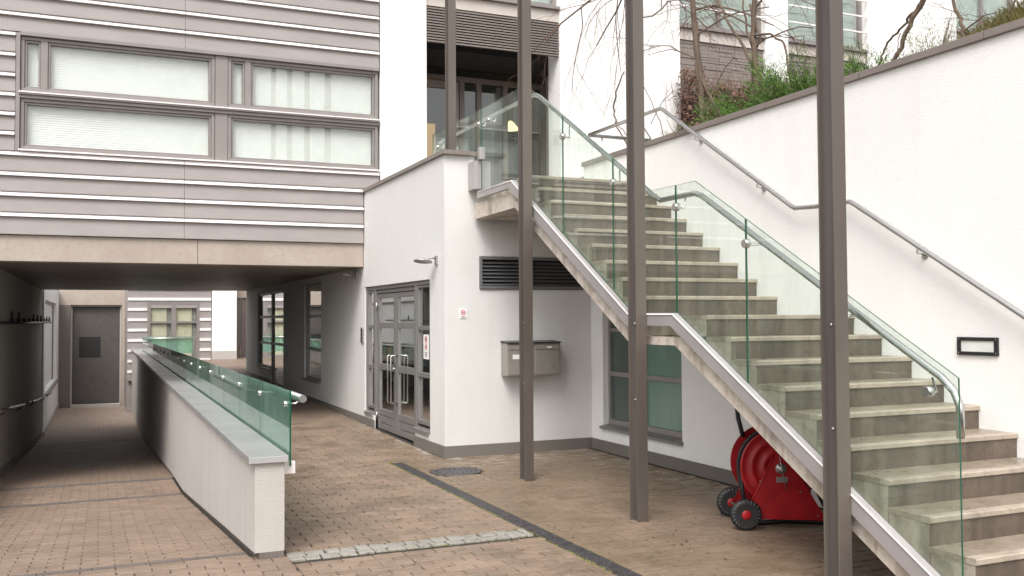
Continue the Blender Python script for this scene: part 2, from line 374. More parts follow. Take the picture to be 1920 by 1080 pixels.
def proj_xy(x, y, z):
    d = Vector((x, y, z-1.6)); w = d.dot(fw)
    if w < .5: return None
    return 960+1771.95*d.dot(r2)/w, 540-1771.95*d.dot(u2)/w, w
brick_meshes = []
def brick_mesh(mat, w, seed):
    rr = random.Random(seed); b = MB()
    hx, hy = w/2-.003-rr.random()*.002, CH/2-.0032-rr.random()*.0018
    b.box(-hx, hx, -hy, hy, -.02, 0, 0, .0025)
    me = bpy.data.meshes.new('brick'); me.from_pydata(b.v, [], b.f); me.materials.append(mat); me.update(); return me
def lay(parent, mat, x0, x1, y0, y1, zf, skip, limit=300):
    cells = []
    r0 = math.floor(y0/CH); r1 = math.ceil(y1/CH)
    for r in range(r0, r1):
        yc = (r+.5)*CH
        if yc-CH/2 < y0-.02 or yc+CH/2 > y1+.02: continue
        o = .5 if r % 2 else 0
        for k in range(math.floor(x0/BW)-1, math.ceil(x1/BW)+2):
            a, b = (k-o)*BW, (k+1-o)*BW
            a, b = max(a, x0), min(b, x1)
            if b-a < .05: continue
            segs = skip(a, b, yc)
            for a_, b_ in segs:
                if b_-a_ < .03: continue
                z = zf(yc); p = proj_xy((a_+b_)/2, yc, z)
                vis = bool(p and -60 < p[0] < 1980 and p[1] < 1130)
                cells.append(((b_-a_)*CH*1e4/(p[2]**3) if vis else 0, a_, b_, yc, z))
    cells.sort(reverse=True)
    joined = MB(); ms = {}
    for i, (sc, a, b, yc, z) in enumerate(cells):
        sl = math.atan2(zf(yc+.04)-zf(yc-.04), .08); rr = random.Random(i*31+5)
        dz = rr.uniform(-.0022, .0022)
        full = abs(b-a-BW) < 1e-4
        if i < limit and sc > 0:
            key = (round(b-a, 3), i % 3 if full else 0)
            if key not in ms: ms[key] = brick_mesh(mat, b-a, i)
            o = bpy.data.objects.new('brick', ms[key]); COL.objects.link(o); o.parent = parent
            o.location = ((a+b)/2, yc, z+dz); o.rotation_euler = (sl+rr.uniform(-.008, .008), rr.uniform(-.008, .008), rr.uniform(-.006, .006))
        else:
            i2 = .0025; x_0, x_1, y_0, y_1 = a+.0036, b-.0036, yc-CH/2+.004, yc+CH/2-.004
            t = math.tan(sl); q = rr.uniform(-.001, .001)
            pts = []
            for ins, h in ((0, -.02), (0, -i2), (i2, 0)):
                for (px, py, e) in ((x_0+ins, y_0+ins, q), (x_1-ins, y_0+ins, -q), (x_1-ins, y_1-ins, -q), (x_0+ins, y_1-ins, q)):
                    pts.append((px, py, z+dz+h+e+(py-yc)*t))
            joined.poly(pts, [(k+j, k+(j+1) % 4, k+4+(j+1) % 4, k+4+j) for k in (0, 4) for j in range(4)]+[(8, 9, 10, 11)])
    joined.build('brick_paving', [mat], parent, kind='stuff')
GX0, GX1 = 2.962, 3.092
MHC = (3.43, 9.36, .265)
def skip_fore(a, b, y):
    segs = [(a, b)]
    def cut(segs, c, d):
        out = []
        for p, q in segs:
            if q <= c or p >= d: out.append((p, q)); continue
            if p < c: out.append((p, c))
            if q > d: out.append((d, q))
        return out
    if y < 10.22: segs = cut(segs, GX0, GX1)
    if 6.35 < y < 6.6 and a < GX0: segs = cut(segs, 1.0, GX0)
    dy = abs(y-MHC[1])
    if dy < MHC[2]+.02:
        w = math.sqrt(max(0, (MHC[2]+.012)**2-max(0, dy-.03)**2)); segs = cut(segs, MHC[0]-w, MHC[0]+w)
    if y > 10.26: segs = cut(segs, 3.62, 9)
    return segs
lay(ground, PAV, 1.18, 5.5, 2.6, 14.2, gz, skip_fore, 300)
lay(ramp, PAVR, -1.34, .95, 6.62, 14.2, ramp_z, lambda a, b, y: [] if (6.78 < y < 6.92 or 12.32 < y < 12.48 or 14.04 < y < 14.2) else [(a, b)], 300)
fr_ = MB()
lay(ground, PAVR, -3.0, 1.18, 2.6, 6.62, gz, lambda a, b, y: [(a, b)], 0)
for (y0, y1) in ((6.8, 6.9), (12.3, 12.5), (14.0, 14.2)):
    b = MB(); n = 7
    for i in range(n):
        x0 = -1.34+i*2.29/n; x1 = x0+2.29/n-.006
        q = [(x0, y0), (x1, y0), (x1, y1), (x0, y1)]
        b.poly([(x, y, ramp_z(y)-.01) for x, y in q]+[(x, y, ramp_z(y)+.001) for x, y in q], [(4, 5, 6, 7), (0, 1, 5, 4), (1, 2, 6, 5), (2, 3, 7, 6), (3, 0, 4, 7)])
    b.build('kerb_band', [BANDM], ramp)

# granite setts
setts = []
rr = random.Random(3)
srow = thing('sett_strip', (2.0, 6.47, 0), 'row of pale granite setts across the brick paving from low wall to drain', 'paving strip')
for row in range(2):
    x = 1.17
    while x < 2.94:
        w = rr.uniform(.09, .135); w = min(w, 2.955-x)
        if w < .04: break
        y0 = 6.375+row*.108 + rr.uniform(-.006, .006)
        b = MB(); j = lambda: rr.uniform(-.007, .007)
        p = [(x+.005+j(), y0+j()), (x+w-.005+j(), y0+j()), (x+w-.005+j(), y0+.098+j()), (x+.005+j(), y0+.098+j())]
        h = rr.uniform(.001, .009); cx = sum(a for a, _ in p)/4; cy = sum(c for _, c in p)/4
        pts = [(a, c, -.01) for a, c in p]+[(a, c, h-.006) for a, c in p]+[(cx+(a-cx)*.86, cy+(c-cy)*.86, h) for a, c in p]
        b.poly(pts, [(k+q, k+(q+1) % 4, k+4+(q+1) % 4, k+4+q) for k in (0, 4) for q in range(4)]+[(8, 9, 10, 11)])
        b.build('sett', [SETT], srow); x += w

# drain grate
gr = thing('drain_grate', (3.027, 6.7, 0), 'long dark slotted channel drain grate crossing the brick forecourt', 'drain grate')
MB().box(2.962, 2.968, 2.6, 10.22, -.02, .002).box(3.086, 3.092, 2.6, 10.22, -.02, .002).build('channel_edge', [IRON], gr)
MB().box(2.968, 3.086, 2.6, 10.22, -.0115, -.0105).build('channel_floor', [DARK], gr)
sec = MB()
for k in range(5): sec.box(-.057+k*.0245, -.057+k*.0245+.013, 0, .494, -.009, 0)
for k in range(12): sec.box(-.0572, .0548, .004+k*.0435, .018+k*.0435, -.0088, -.0012)
me0 = None
for k in range(15):
    if me0 is None:
        o = sec.build('grate_section', [IRON]); me0 = o.data
    else:
        o = bpy.data.objects.new('grate_section', me0); COL.objects.link(o)
    o.parent = gr; o.location = Vector((3.028, 2.68+k*.5, .0015)) - gr.location

# manhole cover
mh = thing('manhole_cover', (MHC[0], MHC[1], 0), 'round cast iron manhole cover in the bricks near the white wall corner', 'manhole cover')
MB().lathe((MHC[0], MHC[1], 0), (0, 0, 1), [(-.01, .265), (.002, .265), (.002, .232), (-.009, .230)], 40).build('ring', [IRON], mh)
b = MB().lathe((MHC[0], MHC[1], 0), (0, 0, 1), [(-.009, .228), (-.002, .226)], 40)
for ring, (n, rad, w) in enumerate(((24, .205, .018), (16, .16, .02), (10, .11, .022), (6, .06, .022))):
    for k in range(n):
        a = 2*pi*(k+.5*(ring % 2))/n; c = Vector((MHC[0]+rad*cos(a), MHC[1]+rad*sin(a), 0))
        b.lathe(c, (0, 0, 1), [(-.003, w*.62), (.003, w*.5)], 5, sm=False)
b.build('lid', [IRON], mh)

# moss in joints, dead leaves
def blades(mb, pts, h, w, rr, up=.7):
    for x, y, z in pts:
        a = rr.uniform(0, 2*pi); d = Vector((cos(a), sin(a), 0)); l = rr.uniform(.5, 1)*h
        t = Vector((rr.uniform(-1, 1), rr.uniform(-1, 1), up*2)).normalized()*l; s_ = d*w*.5
        p = Vector((x, y, z)); mb.poly([p-s_, p+s_, p+t], [(0, 1, 2)])
rr = random.Random(11); b = MB(); pts = []
for i in range(1700):
    y = 5.0+5.3*rr.random()**.9; dens = .5+.5*sin(y*2.1)*sin(y*5.3)
    if rr.random() > dens+.25: continue
    pts.append((2.955+rr.gauss(0, .006) if rr.random() < .75 else 3.098+rr.gauss(0, .006), y, 0))
for i in range(160): pts.append((2.99+rr.gauss(0, .03), 10.24+rr.gauss(0, .015), 0))
for i in range(900):
    x = 1.18+1.75*rr.random()
    if sin(x*7)+sin(x*17+1) < -.2 and rr.random() < .8: continue
    pts.append((x, 6.36+rr.choice((0, .115, .235))+rr.gauss(0, .008), 0))
for i in range(260): pts.append((1.17+abs(rr.gauss(0, .03)), rr.uniform(6.6, 9.5), 0))
blades(b, pts, .010, .008, rr)
b.build('moss', [MOSS], kind='stuff')
rr = random.Random(5); b = MB()
for i in range(170):
    x = rr.uniform(1.2, 5.4); y = rr.uniform(4.6, 10.2) if i % 3 else rr.uniform(5, 6.6)
    a = rr.uniform(0, 6.28); l = rr.uniform(.006, .02); d = Vector((cos(a), sin(a), 0))*l; e = Vector((-sin(a), cos(a), 0))*l*.5; p = Vector((x, y, .0035))
    b.poly([p-d, p+e+Vector((0, 0, .004)), p+d+Vector((0, 0, .003)), p-e], [(0, 1, 2), (0, 2, 3)])
for i in range(70):   # crumbs of grit under the stairs
    x = rr.uniform(3.6, 5.2); y = rr.uniform(4.8, 6.6); r_ = rr.uniform(.003, .012)
    b.lathe((x, y, 0), (rr.uniform(-.3, .3), 0, 1), [(0, r_), (r_*.8, r_*.7), (r_*1.2, r_*.2)], 5, sm=False)
b.build('leaf_litter', [HEDGE], kind='stuff')

# ---------------------------------------------------------------- posts
def make_post(x, y, z0, z1, label):
    t = thing('steel_post', (x, y, z0), label, 'post', 'tall taupe steel posts carrying the canopy above')
    b_, h, tf = .095, .125, .010
    zb = 0
    f1 = MB().box(x, x+b_, y, y+tf, z0, z1).build('front_flange', [POST], t, bevel=.002)
    MB().box(x, x+b_, y+h-tf, y+h, z0, z1).build('rear_flange', [POST], t, bevel=.002)
    MB().box(x+.026, x+.036, y+tf, y+h-tf, z0, z1).build('web', [POSTD], t)
    w = MB()
    for zz in (z0+1.55, z0+.95):
        w.lathe((x+.026, y+h*.5, zz), (-1, 0, 0), [(0, .011), (.006, .010), (.008, .006)], 8)
    w.build('bolt', [STEEL], t)
    return t
make_post(3.80, 10.58, 3.60, 9.5, 'farthest slim taupe post, standing on the parapet coping behind glass')
make_post(3.835, 8.50, 0, 9.5, 'taupe steel post in front of the mailboxes')
make_post(3.855, 6.41, 0, 9.5, 'taupe steel post in front of the green window, second nearest')
make_post(3.857, 4.22, 0, 9.5, 'nearest and widest taupe steel post, in front of the lower stair flight')

# ---------------------------------------------------------------- overhanging building (siding)
YS = 13.9
sb = thing('siding_building', (1.2, YS, 2.38), 'building block clad in grey horizontal boards bridging over the dark passage', 'building')
PX = .269
rows = []
z = 2.735
# boards: each row = board + pale ledge on its top edge
zs = [2.735, 3.028, 3.297, 3.565, 3.832, 4.095, 4.352, 4.61, 4.87, 5.138, 5.412, 5.68, 5.95, 6.22, 6.49, 6.76, 7.03, 7.3]
def board(parent, x0, x1, z0, z1, y=YS, mat=BOARD, nm='cladding_board'):
    LD = .060
    o = MB().prism('x', [(y+.10, z0), (y-.012, z0), (y-.012+.0, z0+.012), (y+.012, z1-LD-.004), (y+.012, z1-LD), (y+.10, z1-LD)], x0, x1).build(nm, [mat], parent)
    MB().prism('x', [(y+.10, z1-LD), (y-.030, z1-LD), (y-.030, z1-LD+.010), (y+.018, z1), (y+.10, z1)], x0+.0015, x1-.0015).build('ledge', [LEDGE], o)
XJ = 1.07
for i in range(len(zs)-1):
    z0, z1 = zs[i], zs[i+1]; xr = 3.625 if z1 < 3.6 else 3.87
    if 3.80 < (z0+z1)/2 < 5.41:
        board(sb, -1.95, -1.045, z0, z1)
        continue
    board(sb, -1.95, XJ-.002, z0, z1) if i % 1 == 0 else None
    board(sb, XJ+.002, xr, z0, z1)
    board(sb, -4.95, -1.955, z0, z1)
for i in range(5, 10): board(sb, -4.95, -1.955, zs[i-1], zs[i])
MB().box(-5, 3.62, YS+.10, 18, 2.72, 3.9).box(-5, 3.62, 18, 26.45, 2.72, 2.9).box(-5, 3.62, 14.6, 18, 3.9, 5.4).box(-5, 3.87, YS+.10, 18, 5.4, 7.4).box(3.62, 3.87, 14.6, 18, 3.5, 5.4).box(-5, -1.03, YS+.1, 14.6, 3.9, 5.4).box(3.872, 3.885, YS+.1, 14.6, 3.5, 7.4).build('wall', [BOARD], sb)
for a, c in ((-5, -2.2), (-2.195, 1.25), (1.255, 3.632)):
    MB().box(a, c, YS+.03, YS+.35, 2.384, 2.728).build('beam', [BEAM], sb, bevel=.004)
for k in range(5):
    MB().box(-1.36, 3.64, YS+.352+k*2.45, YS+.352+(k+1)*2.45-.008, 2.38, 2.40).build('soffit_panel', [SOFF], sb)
MB().box(-5, 3.64, YS+.36, 26.44, 2.41, 2.71).build('floor_slab', [BEAM], sb)
# ribbon windows
def frame_rect(mb, x0, x1, z0, z1, w, y0, y1):
    mb.box(x0, x1, y0, y1, z1-w, z1); mb.box(x0, x1, y0, y1, z0, z0+w)
    mb.box(x0, x0+w, y0, y1, z0+w, z1-w); mb.box(x1-w, x1, y0, y1, z0+w, z1-w)
def ribbon(x0, x1, z0, z1, split, lab=None):
    fm = MB(); frame_rect(fm, x0, x1, z0, z1, .045, YS+.03, YS+.14)
    rects = [(x0+.047, x1-.047)]
    if split: rects = [(x0+.047, x0+.235), (x0+.325, x1-.047)]; fm.box(x0+.237, x0+.323, YS+.032, YS+.13, z0+.045, z1-.045)
    f = fm.build('window', [FRAME], sb, bevel=.004)
    for a, c in rects:
        s_ = MB(); frame_rect(s_, a, c, z0+.047, z1-.047, .028, YS+.055, YS+.125); s_.build('sash', [FRAME], f, bevel=.003)
        MB().box(a+.028, c-.028, YS+.092, YS+.098, z0+.075, z1-.075).build('pane', [PANE], f)
        bl = MB(); zz = z0+.07; k = 0
        while zz < z1-.06:
            bl.poly([(a+.03, YS+.146, zz-.015), (c-.03, YS+.146, zz-.015), (c-.03, YS+.156, zz+.016), (a+.03, YS+.156, zz+.016)], [(0, 1, 2, 3)]); zz += .031
        bl.box(a+.02, c-.02, YS+.178, YS+.182, z0+.05, z1-.05)
        bl.build('blind', [BLIND], f)
for (x0, x1) in ((-.985, 1.475), (1.655, 3.86)):
    ribbon(x0, x1, 4.635, 5.365, True); ribbon(x0, x1, 3.86, 4.54, False)
MB().box(-1.04, -.99, YS-.01, YS+.16, 3.835, 5.40).build('side_trim', [FRAME], sb)
MB().box(1.48, 1.65, YS+.02, YS+.16, 3.86, 5.37).build('mullion_panel', [FRAME], sb)
MB().box(-.99, 3.87, YS-.02, YS+.16, 5.368, 5.41).build('head_trim', [FRAME], sb)
MB().box(-1.0, 3.87, YS-.035, YS+.16, 4.585, 4.605).box(-1.0, 3.87, YS-.005, YS+.15, 4.541, 4.584).build('middle_sill', [FRAME], sb)
MB().box(-1.0, 3.87, YS-.045, YS+.16, 4.606, 4.622).box(-1.0, 3.87, YS-.045, YS+.16, 3.838, 3.855).build('sill_ledge', [LEDGE], sb)

# ---------------------------------------------------------------- entrance building
eb = thing('entrance_building', (3.64, 10.3, 0), 'white rendered building with the glazed entrance door under the coping', 'building')
X0 = 3.64; T = .26
wl = MB()
def wy(y0, y1, z0, z1): wl.box(X0, X0+T, y0, y1, z0, z1)
wy(10.30, 10.83, 0, 3.5); wy(10.83, 13.89, 2.075, 3.5); wy(10.83, 11.42, 0, .20); wy(13.36, 13.89, 0, .20)
wy(13.89, 16.93, 0, 3.5); wy(16.93, 18.45, 0, .47); wy(16.93, 18.45, 2.26, 2.9); wy(18.45, 20.75, 0, 2.9)
wy(20.75, 24.35, 2.25, 2.9); wy(22.4, 24.35, 0, .45); wy(24.35, 26.4, 0, 2.9)
wl.build('side_wall', [WHITE], eb)
wf = MB()
def wx(x0, x1, z0, z1): wf.box(x0, x1, 10.30, 10.30+T, z0, z1)
wx(X0+.0, 4.08, 0, 3.5) if False else None
wf.box(X0+T, 4.085, 10.30, 10.56, 0, 3.08); wf.box(4.085, 5.44, 10.30, 10.56, 2.33, 3.08); wf.box(4.085, 5.44, 10.30, 10.56, 0, 1.94); wf.box(5.44, 5.548, 10.30, 10.56, 0, 3.08)
wf.box(X0+T, 4.01, 10.30, 10.56, 3.08, 3.5)
wf.build('front_wall', [WHITE], eb)
MB().box(X0-.02, X0-.001, 10.30, 10.90, .0, .135).box(X0-.02, X0-.001, 10.90, 11.42, 0, .135).box(X0-.02, X0-.001, 13.34, 20.75, 0, .145).box(X0-.02, X0-.001, 22.4, 26.4, 0, .2).box(X0-.02, 5.53, 10.28, 10.299, 0, .132).build('plinth', [PLINTH], eb)
MB().prism('y', [(X0-.035, 3.50), (X0+T+.03, 3.50), (X0+T+.03, 3.55), (X0-.035, 3.55)], 10.24, 13.88).build('coping', [COPM], eb, bevel=.003)
MB().prism('x', [(10.26, 3.50), (10.60, 3.50), (10.60, 3.55), (10.26, 3.55)], X0+T+.031, 4.03).build('coping', [COPM], eb, bevel=.003)
MB().box(3.90, 3.93, 10.56, 13.88, 3.11, 3.5).box(3.90, 5.54, 10.57, 13.88, 2.92, 3.11).box(4.16, 5.54, 9.30, 10.57, 2.92, 3.105).build('terrace_slab', [SLABM], eb)
MB().box(3.93, 4.13, 10.07, 10.28, 3.085, 3.41).build('end_block', [STEELP], eb, bevel=.004)
# ground floor room behind the door
MB().box(6.6, 6.7, 10.6, 26, 0, 2.9).box(3.92, 6.6, 10.6, 26, 2.62, 2.7).build('room_wall', [CURT], eb)
MB().box(3.92, 6.6, 10.6, 26, -.02, .03).build('room_floor', [WOOD], eb)
MB().box(5.5, 5.56, 11.2, 13.2, .03, .95).box(4.9, 5.5, 12.9, 12.96, .03, 1.9).build('counter', [WOOD], eb)
# entrance door set
XD = X0+.05
# frame
fm = MB(); fm.box(XD-.03, XD+.07, 10.84, 13.88, 2.02, 2.072); fm.box(XD-.03, XD+.07, 10.84, 10.89, .22, 2.02)
fm.box(XD-.03, XD+.07, 13.36, 13.45, .0, 2.02); fm.box(XD-.03, XD+.07, 11.43, 11.50, .0, 2.02); fm.box(XD-.03, XD+.07, 13.83, 13.88, .22, 2.02)
fm.box(XD-.01, XD+.06, 11.50, 13.36, 1.965, 2.018)
dset = fm.build('door_frame', [DOORM], eb, bevel=.003)
def leaf(y0, y1, hinge):
    b = MB(); st = .10
    b.box(XD, XD+.045, y0, y0+st, .03, 1.955); b.box(XD, XD+.045, y1-st, y1, .03, 1.955)
    for z0, z1 in ((1.89, 1.955), (1.47, 1.545), (.875, .965), (.235, .32), (.03, .105)):
        b.box(XD+.001, XD+.044, y0+st, y1-st, z0, z1)
    b.box(XD+.012, XD+.033, y0+st, y1-st, .105, .235)
    lf = b.build('door_leaf', [DOORM], eb, bevel=.003)
    MB().box(XD+.004, XD+.040, y0+st+.05, y1-st-.05, .125, .215).build('kick_panel', [DOORM], lf, bevel=.006)
    for z0, z1 in ((1.545, 1.89), (.965, 1.47), (.32, .875)):
        MB().box(XD+.02, XD+.026, y0+st, y1-st, z0, z1).build('pane', [PANER], lf)
    MB().box(XD+.10, XD+.104, y0+.06, y1-.06, 1.21, 1.95).build('reflection_board', [BLIND], lf)  # white board added to stand in for bright reflections in the upper panes
    for zz in (1.78, .2):
        MB().cyl((XD-.012, hinge, zz-.06), (XD-.012, hinge, zz+.06), .008, 8).build('hinge', [STEEL], lf)
    return lf
l1 = leaf(12.43, 13.345, 13.355); l2 = leaf(11.51, 12.415, 11.50)
for lf, yy in ((l1, 12.50), (l2, 12.34)):
    b = MB(); b.tube([(XD, yy, 1.10), (XD-.085, yy, 1.10), (XD-.095, yy, 1.085), (XD-.095, yy, .475), (XD-.085, yy, .46), (XD, yy, .46)], .011, 8)
    b.build('pull_handle', [STEEL], lf)
MB().box(XD-.012, XD, 12.44, 12.48, .84, .98).cyl((XD-.03, 12.46, .92), (XD, 12.46, .92), .014, 10).build('lock', [STEEL], l1)
def lights(y0, y1, zrows, sill, nm='side_light'):
    b = MB(); w = .042 if y1-y0 > .3 else .05
    b.box(XD-.02, XD+.05, y0, y0+w, zrows[0][0]-.05, 2.018); b.box(XD-.02, XD+.05, y1-w, y1, zrows[0][0]-.05, 2.018)
    prev = zrows[0][0]-.05
    for z0, z1 in zrows: b.box(XD-.018, XD+.048, y0+w, y1-w, prev, z0); prev = z1
    b.box(XD-.018, XD+.048, y0+w, y1-w, prev, 2.018)
    f = b.build(nm, [DOORM], eb, bevel=.003)
    for z0, z1 in zrows: MB().box(XD+.01, XD+.016, y0+w, y1-w, z0, z1).build('pane', [PANER], f)
    MB().prism('y', [(XD-.075, .19), (XD+.05, .19), (XD+.05, .262), (XD-.075, .235)], y0-.02, y1+.01).build('sill', [DOORM], f, bevel=.002)
lights(10.892, 11.428, [(.34, .87), (.93, 1.455), (1.51, 1.985)], True)
lights(13.452, 13.828, [(.34, .87), (.93, 1.455), (1.51, 1.985)], True)
# passage windows
def side_window(y0, y1, z0, z1, bars, nm='window', mat=PANED):
    b = MB(); w = .05; xx = X0+.03; bars = sorted(bars)
    b.box(xx, xx+.07, y0, y1, z0, z0+w); b.box(xx, xx+.07, y0, y1, z1-w, z1)
    b.box(xx, xx+.07, y0, y0+w, z0+w, z1-w); b.box(xx, xx+.07, y1-w, y1, z0+w, z1-w)
    for zb in bars: b.box(xx+.005, xx+.065, y0+w, y1-w, zb-.03, zb+.03)
    f = b.build(nm, [FRAME], eb, bevel=.003)
    zz = [z0+w]+[q for zb in bars for q in (zb-.03, zb+.03)]+[z1-w]
    for k in range(0, len(zz), 2): MB().box(xx+.03, xx+.036, y0+w, y1-w, zz[k], zz[k+1]).build('pane', [mat], f)
    MB().box(X0-.05, X0+.03, y0-.01, y1+.01, z0-.03, z0).build('sill', [COPM], f)
    return f
side_window(16.94, 18.44, .475, 2.25, [1.66, 1.04])
side_window(22.45, 24.33, .455, 2.24, [1.66, 1.04])
side_window(20.77, 22.38, .12, 2.24, [1.66, 1.04], 'passage_door')
# vent louvre
vz0, vz1 = 1.945, 2.325
b = MB(); frame_rect(b, 4.07, 5.45, vz0, vz1, .035, 10.275, 10.34); b.box(4.70, 4.76, 10.278, 10.34, vz0+.035, vz1-.035)
vl = b.build('vent_louvre', [simple('dark_grey_louvre_frame', (.15, .15, .155), .45)], eb, bevel=.003)
MB().box(4.09, 5.43, 10.44, 10.45, vz0, vz1).build('vent_backing', [DARK], vl)
for (a, c) in ((4.106, 4.699), (4.761, 5.414)):
    for k in range(7):
        zz = vz0+.045+k*.0425
        MB().prism('x', [(10.29, zz), (10.335, zz+.03), (10.34, zz+.026), (10.295, zz-.004)], a, c).build('slat', [simple('louvre_slat_grey', (.13, .13, .135), .45) if 'louvre_slat_grey' not in bpy.data.materials else bpy.data.materials['louvre_slat_grey']], vl)
# wall fittings
def spot(loc, label, d):
    x, y, z = loc
    t = thing('wall_lamp', loc, label, 'lamp', 'small flat lamps on brackets above the passage wall')
    MB().box(x-.02, x, y-.035, y+.035, z-.02, z+.09).build('wall_plate', [GALV], t, bevel=.004)
    MB().tube([(x-.02, y, z+.06), (x-.09, y, z+.065), (x-.12, y+.02, z+.02)], .010, 8).build('arm', [GALV], t)
    hd = MB().lathe((x-.16, y+.05*d, z+.005), (.12, .10, 1), [(0, .055), (.012, .11), (.028, .105), (.05, .03)], 20).build('lamp_head', [GALV], t)
    return t
spot((X0, 10.56, 2.25), 'small grey lamp on bracket above the entrance near the white corner', 1)
spot((X0, 14.35, 2.255), 'small grey lamp bracket on the passage wall just under the soffit', 1)
def intercom():
    t = thing('intercom', (X0, 13.99, 1.235), 'narrow steel intercom panel on wall left of the entrance door', 'intercom')
    MB().box(X0-.022, X0-.001, 13.93, 14.06, 1.235, 1.47).build('case', [GALV], t, bevel=.004)
    b = MB()
    for k in range(5): b.box(X0-.027, X0-.022, 13.955, 14.035, 1.26+k*.028, 1.275+k*.028)
    b.build('button', [BLK], t); MB().box(X0-.025, X0-.022, 13.955, 14.035, 1.405, 1.45).build('speaker', [INK], t)
intercom()
# no-smoking sign on front wall
sg = thing('no_smoking_sign', (3.865, 10.298, 1.60), 'small square sign with a red crossed out cigarette on white wall', 'sign')
MB().box(3.82, 3.912, 10.292, 10.2995, 1.60, 1.712).build('plate', [PAPER], sg)
b = MB(); cx, cz = 3.866, 1.668
def ringy(b, cx, cz, r0, r1, y, n=28):
    p = [(cx+r*cos(2*pi*k/n), y, cz+r*sin(2*pi*k/n)) for r in (r0, r1) for k in range(n)]
    b.poly(p, [(k, (k+1) % n, n+(k+1) % n, n+k) for k in range(n)])
ringy(b, cx, cz, .020, .029, 10.2905)
b.poly([(cx-.018, 10.2903, cz+.014), (cx-.014, 10.2903, cz+.018), (cx+.018, 10.2903, cz-.014), (cx+.014, 10.2903, cz-.018)], [(0, 1, 2, 3)])
b.build('prohibition_ring', [REDP], sg)
MB().box(cx-.016, cx+.014, 10.290, 10.2915, cz-.004, cz+.003).box(cx-.03, cx+.03, 10.2905, 10.2915, 1.618, 1.622).box(cx-.022, cx+.022, 10.2905, 10.2915, 1.609, 1.612).build('print', [INK], sg)
# parking / stroller sign on the side light
sg = thing('door_notice', (XD-.025, 11.04, 1.10), 'tall white notice with two red circles on the glass beside the door', 'sign')
MB().box(XD-.03, XD-.0255, 10.935, 11.14, 1.105, 1.405).build('plate', [PAPER], sg)
def ringx(b, cy, cz, r0, r1, x, n=28):
    p = [(x, cy+r*cos(2*pi*k/n), cz+r*sin(2*pi*k/n)) for r in (r0, r1) for k in range(n)]
    b.poly(p, [(k, (k+1) % n, n+(k+1) % n, n+k) for k in range(n)])
b = MB(); xx = XD-.0312
for cz in (1.345, 1.255):
    ringx(b, 11.04, cz, .032, .042, xx)
    b.poly([(xx-.0002, 11.04-.03, cz+.022), (xx-.0002, 11.04-.024, cz+.028), (xx-.0002, 11.04+.03, cz-.022), (xx-.0002, 11.04+.024, cz-.028)], [(0, 1, 2, 3)])
b.build('prohibition_ring', [REDP], sg)
MB().box(XD-.0312, XD-.030, 11.0, 11.08, 1.18, 1.19).box(XD-.0312, XD-.030, 10.985, 11.09, 1.155, 1.165).box(XD-.0312, XD-.030, 11.0, 11.07, 1.13, 1.14).box(XD-.0312, XD-.030, 11.02, 11.06, 1.325, 1.365).box(XD-.0312, XD-.030, 11.02, 11.055, 1.24, 1.27).build('print', [INK], sg)
# mailboxes
def mailbox(x0, x1, label, card):
    y0, y1, z0, z1 = 10.09, 10.279, .925, 1.305
    t = thing('mailbox', ((x0+x1)/2, 10.29, z0), label, 'mailbox', 'pair of wall mailboxes')
    MB().box(x0, x1, y0, y1, z0, z1).build('body', [MBOX], t, bevel=.004)
    MB().prism('x', [(y0-.02, z1+.001), (y0-.02, z1+.012), (y1, z1+.028), (y1, z1+.001)], x0-.006, x1+.006).build('lid', [BLK], t)
    MB().box(x0+.02, x1-.02, y0-.006, y0-.0005, z0+.015, z1-.085).build('door', [MBOX], t, bevel=.002)
    MB().box(x0+.02, x1-.02, y0-.010, y0-.0005, z1-.075, z1-.025).build('letter_flap', [MBOX], t, bevel=.003)
    MB().box(*card).build('name_card', [PAPER], t)
    MB().lathe(((x0+x1)/2+.08, y0-.006, z0+.10), (0, -1, 0), [(0, .009), (.004, .008)], 10).build('lock', [STEEL], t)
mailbox(4.335, 4.665, 'left taupe mailbox on the white wall, partly behind the steel post', (4.40, 4.50, 10.080, 10.0835, 1.12, 1.175))
mailbox(4.672, 5.02, 'right taupe mailbox on the white wall, right of the steel post', (4.84, 4.90, 10.078, 10.0795, 1.245, 1.265))
MB().box(0, 0, 0, 0, 0, 0) if False else None

# ---------------------------------------------------------------- retaining wall with planter
XW = 5.55
rw = thing('retaining_wall', (XW, 5.5, 0), 'long white retaining wall beside the stair with grey coping', 'wall')
b = MB()
b.box(XW, XW+.3, -3, 8.33, 0, 3.49); b.box(XW, XW+.3, 8.33, 10.01, 0, .27); b.box(XW, XW+.3, 8.33, 10.01, 1.70, 3.49); b.box(XW, XW+.3, 10.01, 10.45, 0, 3.49)
b.box(XW+.3, 7.2, 10.2, 10.45, 2.9, 3.49)
b.build('wall', [WHITE2], rw)
MB().box(XW-.02, XW-.001, 6.4, 10.275, 0, .13).build('plinth', [PLINTH], rw)
y = 10.45+.02
ys = [10.47, 9.22, 8.06, 6.90, 5.74, 4.58, 3.42, 2.2, 1.0, -.2, -1.6, -3]
for a, c in zip(ys[1:], ys):
    MB().prism('y', [(XW-.03, 3.491), (XW+.34, 3.491), (XW+.34, 3.55), (XW-.03, 3.545)], a+.003, c-.003).build('coping_stone', [COPM], rw, bevel=.003)
